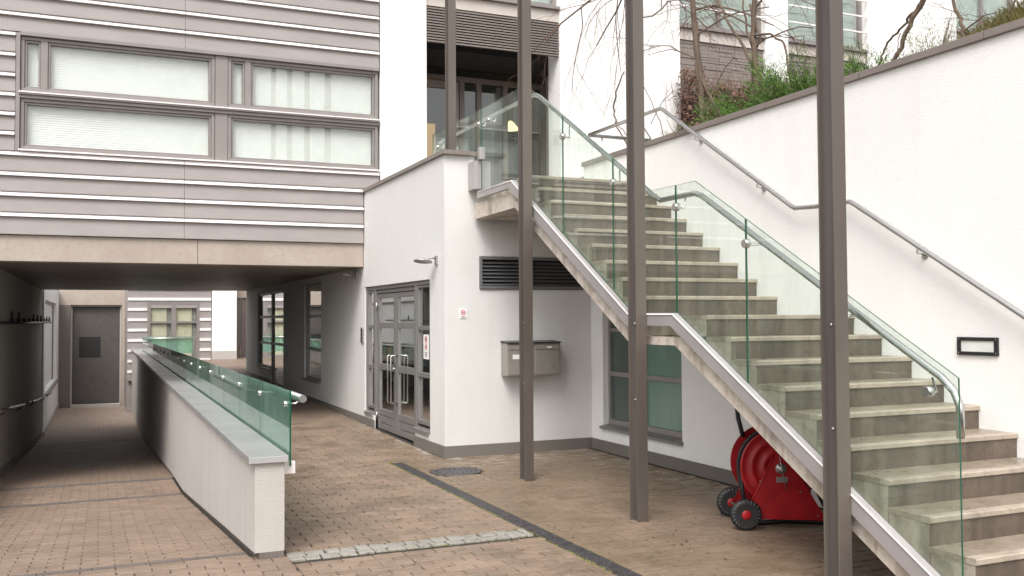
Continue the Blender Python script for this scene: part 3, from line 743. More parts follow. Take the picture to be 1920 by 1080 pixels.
# window under the stairs
b = MB(); xx = XW+.07
zf0, zf1 = .325, 1.695
b.box(xx, xx+.07, 8.335, 10.005, zf0, zf0+.06); b.box(xx, xx+.07, 8.335, 10.005, zf1-.05, zf1)
b.box(xx, xx+.07, 8.335, 8.37, zf0+.06, zf1-.05); b.box(xx, xx+.07, 9.96, 10.005, zf0+.06, zf1-.05); b.box(xx, xx+.07, 9.17, 9.25, zf0+.06, zf1-.05)
b.box(xx+.004, xx+.066, 8.37, 9.17, .90, .95); b.box(xx+.004, xx+.066, 9.25, 9.96, .90, .955)
b.box(xx+.004, xx+.066, 9.25, 9.96, 1.43, 1.47)
wn = b.build('window', [FRAME], rw, bevel=.003)
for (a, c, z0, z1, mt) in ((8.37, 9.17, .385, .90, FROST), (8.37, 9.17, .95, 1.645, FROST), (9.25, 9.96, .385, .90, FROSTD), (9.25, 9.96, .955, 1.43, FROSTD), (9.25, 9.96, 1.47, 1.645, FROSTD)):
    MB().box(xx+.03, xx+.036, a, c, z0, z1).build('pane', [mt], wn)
MB().prism('y', [(XW-.045, .272), (XW+.07, .272), (XW+.07, .325), (XW-.045, .300)], 8.31, 10.03).build('sill', [DOORM], wn)
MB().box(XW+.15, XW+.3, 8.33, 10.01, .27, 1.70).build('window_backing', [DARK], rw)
# recessed wall light
wl_ = thing('wall_light', (XW, 4.70, 1.32), 'rectangular step light with black frame on the white wall right of the stair', 'light')
b = MB()
for args in ((XW-.018, XW, 4.53, 4.86, 1.425, 1.45), (XW-.018, XW, 4.53, 4.86, 1.325, 1.35), (XW-.018, XW, 4.53, 4.56, 1.35, 1.425), (XW-.018, XW, 4.83, 4.86, 1.35, 1.425)): b.box(*args)
b.build('frame', [BLK], wl_, bevel=.003)
MB().box(XW-.008, XW-.001, 4.56, 4.83, 1.35, 1.425).build('lens', [LENS], wl_)
for yy in (4.545, 4.845):
    for zz in (1.34, 1.437): MB().lathe((XW-.018, yy, zz), (-1, 0, 0), [(0, .005), (.002, .004)], 8).build('screw', [STEEL], wl_)

# ---------------------------------------------------------------- staircase
st = thing('staircase', (4.8, 4.0, 0), 'concrete staircase in two flights rising to the terrace beside the white wall', 'staircase')
XT0, XT1 = 4.13, XW-.003
def mk_step(y0, ztop, going, rise, deep):
    dj = random.Random(int(y0*100)); o = MB()
    # side view profile with a small chamfer; the riser leans a little
    dz = 0 if (ztop > 3.0 or abs(ztop-LZ0) < .01) else .115
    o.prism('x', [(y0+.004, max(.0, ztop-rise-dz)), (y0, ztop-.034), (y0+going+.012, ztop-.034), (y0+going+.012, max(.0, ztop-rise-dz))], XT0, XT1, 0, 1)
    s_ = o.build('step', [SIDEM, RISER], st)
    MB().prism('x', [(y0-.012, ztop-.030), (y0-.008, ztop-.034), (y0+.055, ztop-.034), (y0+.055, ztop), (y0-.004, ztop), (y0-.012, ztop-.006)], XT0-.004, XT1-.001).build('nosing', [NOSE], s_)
    MB().prism('x', [(y0+.0555, ztop-.034), (y0+deep, ztop-.034), (y0+deep, ztop-.0015), (y0+.0555, ztop-.0015)], XT0-.003, XT1-.001).build('tread', [TREAD], s_)
LY0, LZ0, LG, LR = 5.86, 1.614, .290, .158
for k in range(1, 10): mk_step(LY0-LG*k, LZ0-LR*k, LG-.013, LR-.002 if k < 9 else .19, LG+.003)
mk_step(LY0, LZ0, .93, LR, .955)          # landing
UY0, UG, UR = 6.80, .281, .1665
for k in range(1, 10): mk_step(UY0+UG*(k-1), LZ0+UR*k, (UG-.013) if k < 9 else .25, UR-.002, UG+.003 if k < 9 else .26)
# flight slab
top = [(3.39, .0), (LY0-.004, 1.352), (LY0+.1, 1.445), (6.79, 1.4535), (6.80, 1.51), (9.06, 2.835), (9.06, 2.935), (10.25, 2.935)]
bot = [(10.25, 2.755), (9.09, 2.765), (6.75, 1.385), (6.09, 1.385), (3.625, .0)]
MB().prism('x', top+bot, 4.0, XT1-.001).build('flight_slab', [SLABM], st)
# steel fascia channel
ft = [(3.19, 0), (6.045, 1.632), (6.70, 1.636), (9.075, 3.055), (10.06, 3.055)]
fb = [(10.06, 2.972), (9.16, 2.972), (6.74, 1.532), (6.085, 1.532), (3.42, 0)]
sf = MB().prism('x', ft+fb, 3.955, 3.998).build('stringer', [STEELP], st, bevel=.003)
MB().tube([(3.953, y, z+.0) for y, z in ((3.22, .004), (6.045, 1.620), (6.70, 1.624), (9.075, 3.043), (10.05, 3.043))], .006, 6).build('edge_bead', [LEDGE], sf)

# glass balustrade
XG = 4.0
gb = thing('glass_balustrade', (XG, 6.0, 0), 'green tinted frameless glass balustrade with steel handrail along the open side of the stair', 'balustrade')
sl = lambda y: 1.627-.574*(6.037-y)
slt = lambda y: 1.282+.575*(y-3.505)
us = lambda y: 1.655+.589*(y-6.70)
ust = lambda y: 2.62+.583*(y-6.43)
panels = [
 [(3.505, max(.02, sl(3.505)-.01)), (4.352, sl(4.352)), (4.352, slt(4.352)), (3.505, 1.282)],
 [(4.360, sl(4.36)), (5.207, sl(5.207)), (5.207, slt(5.207)), (4.360, slt(4.360))],
 [(5.215, sl(5.215)), (6.037, 1.627), (6.050, 1.63), (6.050, 2.60), (5.80, 2.60), (5.215, slt(5.215))],
 [(6.058, 1.63), (6.70, 1.635), (7.004, us(7.004)), (7.004, ust(7.004)), (6.40, 2.602), (6.058, 2.602)],
 [(7.012, us(7.012)), (7.950, us(7.95)), (7.950, ust(7.95)), (7.012, ust(7.012))],
 [(7.958, us(7.958)), (9.075, 3.04), (10.032, 3.05), (10.032, 4.0), (8.80, 4.0), (7.958, ust(7.958))],
 [(10.040, 3.42), (11.0, 3.42), (11.0, 4.012), (10.040, 4.002)],
 [(11.008, 3.42), (11.75, 3.42), (11.75, 4.02), (11.008, 4.012)],
]
for pl in panels:
    MB().prism('x', pl, XG-.006, XG+.006, 0, 1).build('glass_panel', [GLASS, GEDGE], gb)
XR = 4.085
hp = [(3.575, .965), (3.575, 1.13), (3.61, 1.205), (3.69, 1.275), (5.85, 2.505), (5.93, 2.528), (6.40, 2.532), (6.50, 2.575), (8.64, 3.85), (8.72, 3.885), (8.82, 3.90), (11.75, 3.91)]
MB().tube([(XR, y, z) for y, z in hp], .0215, 14).build('handrail', [STEEL], gb)
def clamp(y, z, ry, rz):
    c = MB().lathe((XG-.022, y, z), (1, 0, 0), [(0, .026), (.004, .03), (.04, .03), (.044, .026)], 20)
    c.build('clamp', [STEEL], gb)
    MB().tube([(XG+.02, y, z), (XR-.005, y+.02, z-.005), (XR, ry, rz-.02)], .007, 8).build('bracket', [STEEL], gb)
clamp(7.954, 3.315, 7.98, 3.45); clamp(7.008, 2.75, 7.04, 2.885); clamp(6.054, 2.435, 6.05, 2.53); clamp(5.211, 2.095, 5.16, 2.11)
clamp(4.356, 1.60, 4.32, 1.63); clamp(3.70, 1.20, 3.75, 1.29); clamp(9.80, 3.83, 9.80, 3.90); clamp(10.11, 3.84, 10.11, 3.90); clamp(11.55, 3.82, 11.55, 3.90)
MB().box(3.965, 4.035, 10.0, 10.07, 3.42, 3.56).build('glass_clip', [STEELP], gb, bevel=.004)

# wall handrail
hr = thing('wall_handrail', (5.47, 6.3, 0), 'steel handrail fixed to the white wall, stepping with the stair', 'handrail')
XH = 5.47
hp = [(2.2, .40), (4.276, 1.594), (5.76, 2.49), (5.80, 2.511), (6.21, 2.516), (6.45, 2.530), (6.50, 2.556), (8.50, 3.80), (8.54, 3.822), (8.60, 3.83)]
path = [(XH, y, z) for y, z in hp]+[(XH, 10.15, 3.835), (XH+.02, 10.18, 3.835), (6.35, 10.18, 3.835)]
MB().tube(path, .0205, 14).build('rail', [STEEL], hr)
for (yy, zz) in ((7.924, 3.445), (6.952, 2.84), (5.134, 2.118), (4.0, 1.44)):
    MB().tube([(XH, yy, zz-.018), (XH, yy, zz-.06), (XW, yy, zz-.075)], .008, 8).lathe((XW, yy, zz-.075), (-1, 0, 0), [(0, .03), (.006, .03)], 14).build('bracket', [STEEL], hr)
MB().tube([(5.66, 10.18, 3.52), (5.66, 10.18, 3.815)], .010, 8).lathe((5.60, 10.15, 3.66), (0, -1, 0), [(0, .022), (.02, .026), (.03, .02)], 14).build('bracket', [STEEL], hr)

# ---------------------------------------------------------------- ramp wall with glass
rl = thing('ramp_wall', (1.05, 6.5, 0), 'low rendered wall between the ramp and the forecourt with grey coping', 'wall')
b = MB(); ylist = [6.50, 8.05, 10.2, 12.4, 14.5, 20, 24.2, 27, 33]
pb = [(y, ramp_z(y)+.045) for y in ylist]
b.prism('x', pb+[(33, .64), (6.50, .64)], .955, 1.15)
b.build('wall', [LOWW], rl)
b = MB(); b.prism('x', [(y, ramp_z(y)-.05) for y in ylist]+[(y, ramp_z(y)+.045) for y in ylist[::-1]], .985, 1.148)
b.build('footing', [BANDM], rl)
y = 6.47; k = 0
while y < 33:
    y1 = min(y+1.55, 33)
    MB().prism('y', [(.912, .6405), (1.172, .6405), (1.172, .684), (.912, .684)], y, y1-.004).build('coping_stone', [CAPM], rl, bevel=.003); y = y1
lg = thing('ramp_balustrade', (1.197, 6.53, .6), 'green glass screen with tubular handrail on the low ramp wall', 'balustrade')
jy = [6.548, 7.862, 9.10, 10.36, 11.6, 12.86, 14.1, 15.35, 16.6, 17.85, 19.1, 20.35, 21.6, 22.85, 24.1, 25.35, 26.6, 27.85, 29.1, 30.35, 31.4]
gt = lambda y: 1.112-.0045*(y-6.5)
for a, c in zip(jy, jy[1:]):
    MB().prism('x', [(a, .60), (c-.008, .60), (c-.008, gt(c)), (a, gt(a))], 1.191, 1.203, 0, 1).build('glass_panel', [GLOW, GEDGE], lg)
for yy in [6.70]+jy[1:-1]:
    zc = gt(yy)-.10
    c = MB().lathe((1.178, yy, zc), (1, 0, 0), [(0, .018), (.003, .022), (.035, .022), (.038, .018)], 12).build('clamp', [STEEL], lg)
    MB().tube([(1.21, yy, zc), (1.265, yy, zc), (1.28, yy, zc+.015), (1.28, yy, zc+.05)], .007, 6).build('bracket', [STEEL], lg)
MB().tube([(1.285, 6.56, 1.052), (1.285, 31.4, gt(31.4)-.06)], .027, 14).build('handrail', [STEEL], lg)
for yy in (6.60, 9.1, 11.6, 14.1): MB().box(1.1525, 1.235, yy-.035, yy+.035, .545, .628).build('glass_clip', [LEDGE], lg, bevel=.003)
fg = thing('cross_balustrade', (1.9, 31.5, .6), 'far small glass screen crossing at the end of the low wall', 'balustrade')
for a, c in ((1.21, 1.95), (1.96, 2.7)): MB().box(a, c, 31.5, 31.512, .55, 1.08).build('glass_panel', [GLOW], fg)
MB().tube([(1.2, 31.45, 1.03), (2.72, 31.45, 1.03)], .025, 10).build('handrail', [STEEL], fg)

# ---------------------------------------------------------------- passage left side
pw = thing('passage_wall', (-1.34, 20, -1.3), 'dark shaded wall along the left side of the passage', 'wall')
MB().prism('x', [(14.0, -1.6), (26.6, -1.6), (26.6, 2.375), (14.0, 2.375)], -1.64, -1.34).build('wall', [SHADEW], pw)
MB().prism('x', [(14.0, -.75), (20, -1.0), (24.2, -1.25), (26.6, -1.33), (26.6, -1.17), (24.2, -1.07), (20, -.83), (14.0, -.48)], -1.36, -1.32).build('plinth', [PLINTH], pw)
sw = thing('ramp_side_wall', (-1.34, 10, 0), 'low side wall of the ramp left of the picture', 'wall')
MB().box(-1.6, -1.34, 6.6, 13.99, -.8, .3).build('wall', [LOWW], sw)
lr = thing('passage_handrail', (-1.28, 18, 0), 'thin steel handrail low on the left passage wall', 'handrail')
MB().tube([(-1.27, 14.2, .40), (-1.27, 19.7, .055)], .018, 8).build('rail', [STEEL], lr)
MB().tube([(-1.27, 21.3, -.02), (-1.27, 23.0, -.13), (-1.27, 28.8, -.42), (-1.2, 29.4, -.42)], .018, 8).build('rail', [STEEL], lr)
for yy, zz in ((15.5, .32), (18.8, .11), (22.0, -.07), (26.2, -.29)): MB().tube([(-1.27, yy, zz), (-1.27, yy, zz-.06), (-1.34, yy, zz-.08)], .01, 6).build('bracket', [BLK], lr)
cb = thing('hook_rail', (-1.33, 20, 1.55), 'dark rail with small upright hooks along the left passage wall', 'hook rail')
MB().tube([(-1.30, 14.5, 1.575), (-1.30, 30.5, 1.55)], .022, 8).build('bar', [BLK], cb)
rr = random.Random(2)
for k in range(10):
    yy = 17.2+k*1.35
    MB().tube([(-1.30, yy, 1.56), (-1.30, yy, 1.56+rr.uniform(.08, .2))], .018, 6).lathe((-1.30, yy, 1.6), (0, 0, 1), [(0, .035), (.04, .03)], 8).build('hook', [BLK], cb)
# courtyard left building
lb = thing('courtyard_building', (-1.3, 27, -1.35), 'bright white courtyard wall with a large frosted window beyond the passage', 'building')
b = MB(); b.box(-1.6, -1.3, 26.6, 27.3, -1.6, 2.6); b.box(-1.6, -1.3, 27.3, 34.0, -1.6, -.30); b.box(-1.6, -1.3, 27.3, 34.0, 2.15, 2.6); b.box(-1.6, -1.3, 34.0, 36.0, -1.6, 2.6)
b.build('wall', [WHITE2], lb)
f = MB().box(-1.44, -1.38, 27.3, 27.36, -.30, 2.15).box(-1.44, -1.38, 33.94, 34.0, -.30, 2.15).box(-1.44, -1.38, 27.36, 33.94, 2.08, 2.15).build('window', [FRAME], lb)
MB().box(-1.43, -1.42, 27.36, 33.94, -.30, 2.08).build('pane', [simple('frosted_white_pane', (.84, .84, .83), .35, 0, .03)], f)
MB().box(-1.42, -1.22, 27.25, 34.05, -.36, -.301).build('sill', [COPM], lb)
MB().box(-1.305, -1.27, 26.62, 36, -1.5, -1.2).build('plinth', [LOWW], lb)
# end wall with grey door
dw = thing('service_door_wall', (-.1, 36, -1.4), 'shaded end wall holding a wide grey door with a black square', 'wall')
b = MB(); b.box(-1.3, -.93, 36.0, 36.3, -1.6, 2.7); b.box(-.93, .70, 36.0, 36.3, 2.14, 2.7); b.box(.70, .80, 36.0, 36.3, -1.6, 2.7)
b.build('wall', [BEAM], dw)
MB().box(-.93, .70, 36.30, 36.4, -1.5, 2.3).box(-1.28, -.935, 35.97, 35.999, -1.45, 2.14).build('recess', [PLINTH], dw)
dr = MB().box(-.86, .66, 36.20, 36.26, -1.30, 2.06).build('door', [simple('service_door_grey', (.085, .076, .07), .6)], dw)
MB().box(-.66, .02, 36.185, 36.199, .32, 1.03).build('black_square', [DARK], dr)
b = MB(); frame_rect(b, -.925, .695, -1.38, 2.13, .05, 36.12, 36.19); b.build('door_frame', [LOWW], dw)
MB().box(-.9, .66, 35.7, 36.1, -1.42, -1.30).build('threshold', [LOWW], dw)
# far siding building
fb_ = thing('far_siding_building', (2.1, 33, .25), 'distant grey clad building with white ledges seen through the passage', 'building')
YF = 33.0
fz = [-.35+.335*k for k in range(0, 11)]
for i in range(len(fz)-1):
    z0, z1 = fz[i], fz[i+1]
    def fboard(a, c):
        o = MB().box(a, c, YF-.01, YF+.1, z0, z1-.09).build('cladding_board', [BOARD], fb_)
        MB().box(a+.002, c-.002, YF-.04, YF+.1, z1-.0895, z1-.0005).build('ledge', [LEDGE], o)
    if z1 < 2.25: fboard(.82, 1.41); fboard(3.04, 3.40)
    else: fboard(.82, 3.40)
MB().box(.80, 3.41, YF+.12, YF+4, -1.6, 2.95).build('wall', [BOARD], fb_)
b = MB(); frame_rect(b, 1.41, 3.04, .27, 2.22, .10, YF-.02, YF+.08); b.box(2.15, 2.30, YF-.02, YF+.08, .37, 2.12); b.box(1.51, 2.15, YF-.015, YF+.075, 1.50, 1.56); b.box(2.30, 2.94, YF-.015, YF+.075, 1.50, 1.56)
f = b.build('window', [FRAME], fb_)
for a, c in ((1.51, 2.15), (2.30, 2.94)):
    for z0, z1 in ((.37, 1.50), (1.56, 2.12)):
        MB().box(a, c, YF+.04, YF+.05, z0, z1).build('pane', [PANE], f)
        MB().box(a, a+(c-a)*.78, YF+.085, YF+.09, z0, z1).build('curtain', [simple('pale_curtain', (.62, .58, .44), .8) if 'pale_curtain' not in bpy.data.materials else bpy.data.materials['pale_curtain']], f)
wpl = thing('white_pillar', (3.82, 33, .3), 'tall white rendered pillar standing beyond the passage', 'pillar')
MB().box(3.425, 4.22, 32.9, 33.6, .56, 3.2).build('shaft', [WHITE2], wpl); MB().box(3.42, 4.225, 32.88, 33.61, .2, .56).build('base', [LOWW], wpl)
bd = thing('brown_screen', (4.7, 34, .3), 'dark brown slatted screen behind the white pillar', 'screen')
for k in range(6): MB().box(4.30+k*.2, 4.48+k*.2, 33.9, 34.0, .3, 2.35).build('board', [WOOD if k == 2 else SOFF], bd)
MB().box(4.25, 6.5, 33.85, 34.1, 2.36, 3.2).build('lintel', [BEAM], bd)

# ---------------------------------------------------------------- upper facade
uf = thing('upper_building', (7, YS, 3.1), 'white upper building with louvred bands and large windows behind the terrace', 'building')
for a, c in ((3.89, 4.63), (6.95, 9.305), (11.165, 11.69), (13.60, 15.385), (15.395, 16.0)):
    MB().box(a, c, YS, YS+.45, 2.6, 9.6).build('pier', [WHITE2], uf)
MB().box(17.8, 24, YS, YS+.45, 2.6, 9.6).build('pier', [WHITE2], uf)
MB().box(16.0, 17.8, YS+.02, YS+.4, 2.6, 7.40).build('panel', [BEAM], uf)
def uwin(x0, x1, z0, z1, nx, bars):
    b = MB(); frame_rect(b, x0+.002, x1-.002, z0, z1, .07, YS+.12, YS+.20)
    cols = [x0+.07+(x1-x0-.14)*k/nx for k in range(nx+1)]
    for c in cols[1:-1]: b.box(c-.03, c+.03, YS+.12, YS+.20, z0+.07, z1-.07)
    f = b.build('window', [FRAME], uf)
    for a, c in zip(cols, cols[1:]):
        MB().box(a+.03, c-.03, YS+.15, YS+.156, z0+.07, z1-.07).build('pane', [PANE], f)
    MB().box(x0+.08, x1-.08, YS+.24, YS+.25, z0+.05, z1-.05).build('curtain', [simple('greenish_room', (.42, .48, .44), .8) if 'greenish_room' not in bpy.data.materials else bpy.data.materials['greenish_room']], f)
    z = z0+.30
    while z < z1:
        if bars: MB().box(x0+.003, x1-.003, YS-.05, YS-.02, z, z+.028).build('bar', [LEDGE], f)
        z += .31
PANELM = simple('cream_panel', (.52, .47, .43), .6, 0, .06, 2)
for (x0, x1, nx, kind) in ((4.63, 6.95, 2, 'door'), (9.305, 11.165, 2, 'slat'), (11.69, 13.60, 2, 'slat')):
    MB().box(x0+.002, x1-.002, YS+.03, YS+.3, 6.50, 6.70).build('panel', [PANELM], uf)
    MB().box(x0+.002, x1-.002, YS-.03, YS+.3, 6.701, 6.75).build('sill', [FRAME], uf)
    uwin(x0, x1, 6.76, 9.2, nx, kind != 'door')
    n = 13 if kind == 'door' else 36
    pitch = .0435 if kind == 'door' else .06
    ztop = 6.495; zz = ztop
    zlow = 5.93 if kind == 'door' else 3.6
    MB().box(x0+.002, x1-.002, YS+.12, YS+.14, zlow+.02, ztop).build('slat_backing', [PLINTH], uf)
    if kind == 'door':
        for k in range(n):
            MB().prism('x', [(YS+.03, zz-pitch+.004), (YS+.03, zz-pitch+.026), (YS+.07, zz-.006), (YS+.07, zz-.018)], x0+.004, x1-.004).build('slat', [COPM], uf); zz -= pitch
    else:
        rr = random.Random(int(x0))
        while zz > zlow:
            x = x0+.004; hgt = rr.choice((.045, .06, .075))
            b = MB()
            while x < x1-.004:
                w = rr.uniform(.25, .6); e = min(x+w, x1-.004)
                b.box(x, e-.004, YS+.05+rr.uniform(0, .02), YS+.13, zz-hgt+.007, zz); x = e
            b.build('stone_course', [COPM], uf); zz -= hgt
uwin(16.0, 17.8, 7.46, 9.3, 2, False)
MB().box(16.002, 17.798, YS-.03, YS+.3, 7.401, 7.45).build('sill', [FRAME], uf)
# terrace recess with glazed back wall
YB = 15.3
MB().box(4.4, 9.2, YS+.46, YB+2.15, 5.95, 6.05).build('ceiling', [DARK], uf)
MB().box(4.4, 4.63, YS+.46, YB, 2.9, 5.95).build('reveal', [SOFF], uf)
MB().box(7.36, 7.44, YS+.451, YB, 2.9, 5.95).build('reveal', [LOWW], uf)
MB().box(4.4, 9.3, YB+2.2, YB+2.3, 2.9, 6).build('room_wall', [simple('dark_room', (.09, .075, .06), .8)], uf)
MB().box(3.9, 7.4, 13.885, YB+2.2, 3.0, 3.11).build('terrace_floor', [SLABM], uf)
b = MB()
b.box(4.63, 7.4, YB, YB+.1, 5.72, 5.80)
for x in (4.64, 5.70, 6.02, 6.52, 7.26): b.box(x, x+.09, YB, YB+.1, 3.11, 5.72)
b.box(5.79, 6.02, YB+.01, YB+.09, 5.0, 5.06)
b.build('glazing_frame', [SOFF], uf)
for a, c in ((5.80, 6.02), (6.12, 6.52), (6.62, 7.3)): MB().box(a, c, YB+.04, YB+.046, 3.11, 5.72).build('pane', [PANED], uf)
MB().box(4.4, 7.4, YB+.02, YB+.06, 5.81, 5.95).build('transom', [PANED], uf)
b = MB(); frame_rect(b, 4.74, 5.69, 3.13, 5.70, .12, YB+.02, YB+.08); dl = b.build('terrace_door', [COPM], uf)
MB().box(4.86, 5.57, YB+.045, YB+.052, 3.25, 5.58).build('pane', [PANED], dl)
MB().tube([(5.63, YB+.0, 4.05), (5.63, YB-.06, 4.05), (5.63, YB-.06, 4.75), (5.63, YB, 4.75)], .012, 8).build('handle', [STEEL], dl)
b = MB()
for k in range(6): b.box(5.2, 5.56, YB+.12, YB+.125, 5.0+k*.07, 5.03+k*.07)
b.build('blind', [PLINTH], dl)
MB().box(7.30, 7.95, YB+.5, YB+.55, 3.11, 5.25).build('wood_panel', [WOOD], uf)
pl = thing('pendant_lamp', (7.05, YB+.9, 5.14), 'glowing pendant lamp inside the terrace room seen through the glass', 'lamp')
MB().lathe((7.05, YB+.9, 5.14), (0, 0, 1), [(0, .16), (.03, .15), (.12, .07), (.17, .02)], 20).build('shade', [LAMP], pl)
MB().cyl((7.05, YB+.9, 5.32), (7.05, YB+.9, 5.94), .006, 6).build('cord', [BLK], pl)
MB().box(5.42, 5.66, YB+1.2, YB+1.24, 4.35, 5.2).build('lit_panel', [WARM], uf)

# ---------------------------------------------------------------- hose reel
hx = thing('hose_reel', (4.46, 5.87, 0), 'red fire hose reel cart on black wheels standing under the stair', 'hose reel')
OX, OY = 4.46, 5.87
def P_(x, y, z): return (OX+x, OY+y, z)
for yy, sgn in ((.0, -1), (.42, 1)):
    b = MB(); y0, y1 = OY+yy, OY+yy+.006
    b.prism('y', [(OX-.005, .11), (OX+.01, .09), (OX+.575, .07), (OX+.60, .095), (OX+.335, .535), (OX+.305, .565), (OX+.245, .565), (OX+.21, .535)], y0, y1)
    b.prism('y', [(OX+.0, .092), (OX+.60, .074), (OX+.60, .068), (OX+.0, .086)], y0-.02, y0-.0005)
    b.tube([(OX, y0, .105), (OX+.225, y0, .55)], .006, 6)
    b.build('side_plate', [RED], hx)
    cy = OY+yy+sgn*.035
    w = MB().lathe((OX, cy, .118), (0, 1, 0), [(-.022, .06), (-.028, .085), (-.02, .112), (0, .118), (.02, .112), (.028, .085), (.022, .06)], 32)
    wh = w.build('wheel', [BLACK], hx); tr = MB()
    for k in range(22):
        a = 2*pi*k/22
        tr.tube([Vector((OX+.085*cos(a), cy-.0285, .118+.085*sin(a))), Vector((OX+.112*cos(a+.12), cy-.021, .118+.112*sin(a+.12)))], .0012, 4)
    tr.build('tread', [GALV], wh)
    MB().lathe((OX, cy, .118), (0, -1, 0), [(0, .038), (.022, .036), (.024, .02), (.026, .01)], 20).build('rim', [RED], wh)
MB().cyl(P_(0, -.05, .118), P_(0, .47, .118), .012, 8).build('axle', [GALV], hx)
HX, HZ = OX+.275, .455
prof = [(0, .295), (.006, .295), (.008, .280), (.002, .268), (.002, .225), (.011, .214), (.011, .195), (.002, .184), (.002, .14), (.014, .126), (.014, .10), (.004, .09)]
MB().lathe((HX, OY+.055, HZ), (0, -1, 0), prof, 56).build('drum_flange', [RED], hx)
MB().lathe((HX, OY+.375, HZ), (0, 1, 0), prof, 56).build('drum_flange', [RED], hx)
MB().cyl((HX, OY+.055, HZ), (HX, OY+.375, HZ), .12, 24).build('drum', [RED], hx)
path = []
for k in range(0, 181):
    a = 2*pi*k/20; path.append((HX+(.19+.028*int(k/60.))*cos(a), OY+.085+.25*abs(((k/60.0) % 2)-1), HZ+(.19+.028*int(k/60.))*sin(a)))
MB().tube(path, .017, 8).build('coiled_hose', [BLACK], hx)
for q in ((.0, .10), (.018, .14)):
    d_, yy = q
    arc = [(HX-(.272+d_)*cos(t), OY+yy, HZ+(.272+d_)*sin(t)) for t in [1.35, 1.1, .85, .6, .35, .1, -.15]]
    MB().tube(arc+[(HX-.275, OY+yy-.02, HZ-.16), (HX-.255, OY+yy-.03, HZ-.26)], .014, 8).build('hanging_hose', [BLACK], hx)
MB().tube([(HX-.21, OY+.30, HZ+.20), (HX-.24, OY+.33, .80), (HX-.25, OY+.35, .95), (HX-.25, OY+.36, 1.28)], .018, 8).build('supply_hose', [BLACK], hx)
MB().tube([(HX+.20, OY+.20, .45), (HX+.30, OY+.14, .30), (HX+.36, OY+.12, .16), (HX+.46, OY+.10, .05), (HX+.6, OY+.05, .02)], .02, 8).build('outlet_hose', [BLACK], hx)
MB().tube([(HX-.15, OY+.14, .02), (HX+.1, OY+.22, .018), (HX+.35, OY+.18, .018), (HX+.55, OY+.02, .018)], .018, 8).build('floor_hose', [BLACK], hx)
MB().lathe((HX, OY-.001, HZ), (0, -1, 0), [(0, .041), (.008, .041), (.010, .02), (.03, .018), (.032, .008)], 24).build('hub', [GALV], hx)
for k in range(6):
    a = 2*pi*k/6; MB().lathe((HX+.03*cos(a), OY-.010, HZ+.03*sin(a)), (0, -1, 0), [(0, .005), (.004, .004)], 6).build('bolt', [BLK], hx)
MB().tube([(HX-.012, OY-.012, HZ+.10), (HX, OY-.034, HZ), (HX+.035, OY-.022, HZ-.155)], .0035, 6).build('crank_rod', [GALV], hx)
MB().box(HX-.035, HX+.05, OY-.004, OY-.0005, HZ-.105, HZ-.062).build('label_plate', [GALV], hx)
for x, z in ((.03, .122), (.55, .10), (.42, .28), (.12, .36)): MB().lathe((OX+x, OY-.0005, z), (0, -1, 0), [(0, .008), (.004, .006)], 8).build('bolt', [GALV], hx)
hx.rotation_euler[2] = R(-24)

# ---------------------------------------------------------------- planting bed
def mound(x, y): return .36*min(1, max(0, (x-5.87)/.45))*min(1, max(0, (5.85-y)/.8))
b = MB(); n = 14; rr = random.Random(9); V = []; F = []
for i in range(n+1):
    for j in range(n+1):
        x = 5.86+(20-5.86)*(i/n)**2; y = -3+16.85*j/n; z = 3.44+(0 if i == 0 else rr.uniform(0, .08)) + max(0, (x-6.5))*.03 + (mound(x, y) if i else 0)
        V.append((x, y, z))
for i in range(n):
    for j in range(n): F.append((i*(n+1)+j, (i+1)*(n+1)+j, (i+1)*(n+1)+j+1, i*(n+1)+j+1))
b.poly(V, F); bed = b.build('planting_bed', [SOIL], kind='structure')

def conifer(name, loc, rad, h, n, mat, label, seed, cat='shrub', group=None, spread=1.0, ln=.075):
    rr = random.Random(seed)
    t = thing(name, loc, label, cat, group); L = Vector(loc)
    st_ = MB(); fol = MB()
    for k in range(n):
        a = rr.uniform(0, 2*pi); el = rr.uniform(.12, 1.0)
        d = Vector((cos(a)*spread, sin(a)*spread, el*h/rad)).normalized()
        ln_ = rr.uniform(.55, 1.0)*math.sqrt((rad*d.x)**2+(rad*d.y)**2+(h*d.z)**2)*1.05
        tip = L+d*ln_; mid = L+d*ln_*.5+Vector((0, 0, .03*ln_))
        if k % 3 == 0: st_.tube([L, mid, tip], [.006, .004, .0015], 4)
        m_ = int(46*ln_/.3)+10
        for q in range(m_):
            f_ = rr.uniform(.25, 1.05); p = L+d*ln_*f_+Vector((rr.gauss(0, .02), rr.gauss(0, .02), rr.gauss(0, .015)))
            dd = (d*1.0+Vector((rr.gauss(0, .6), rr.gauss(0, .6), rr.gauss(.05, .45)))).normalized()
            l_ = ln*rr.uniform(.35, .9); sd_ = dd.cross(Vector((rr.uniform(-1, 1), rr.uniform(-1, 1), rr.uniform(-1, 1)))).normalized()*ln*rr.uniform(.025, .05)
            fol.poly([p-sd_*.5, p+dd*l_*.5-sd_, p+dd*l_, p+dd*l_*.5+sd_], [(0, 1, 2, 3)])
    st_.build('stem', [BARK], t); fol.build('foliage', [mat], t); return t
G = 'low conifers growing on top of the retaining wall'
conifer('juniper_shrub', (6.02, 8.70, 3.44), .36, .42, 90, JUN, 'bright green juniper at the foot of the leftmost twisted trunk', 1, group=G)
conifer('juniper_shrub', (6.25, 8.12, 3.46), .52, .72, 150, JUN, 'large bright green juniper between the two twisted trunks', 2, group=G)
conifer('juniper_shrub', (6.05, 7.75, 3.44), .36, .50, 120, JUN, 'small green juniper spilling at the second trunk', 3, group=G)
conifer('juniper_shrub', (6.12, 7.10, 3.44), .50, .86, 210, JUN, 'tall deep green juniper left of the nearest post above the wall', 4, group=G)
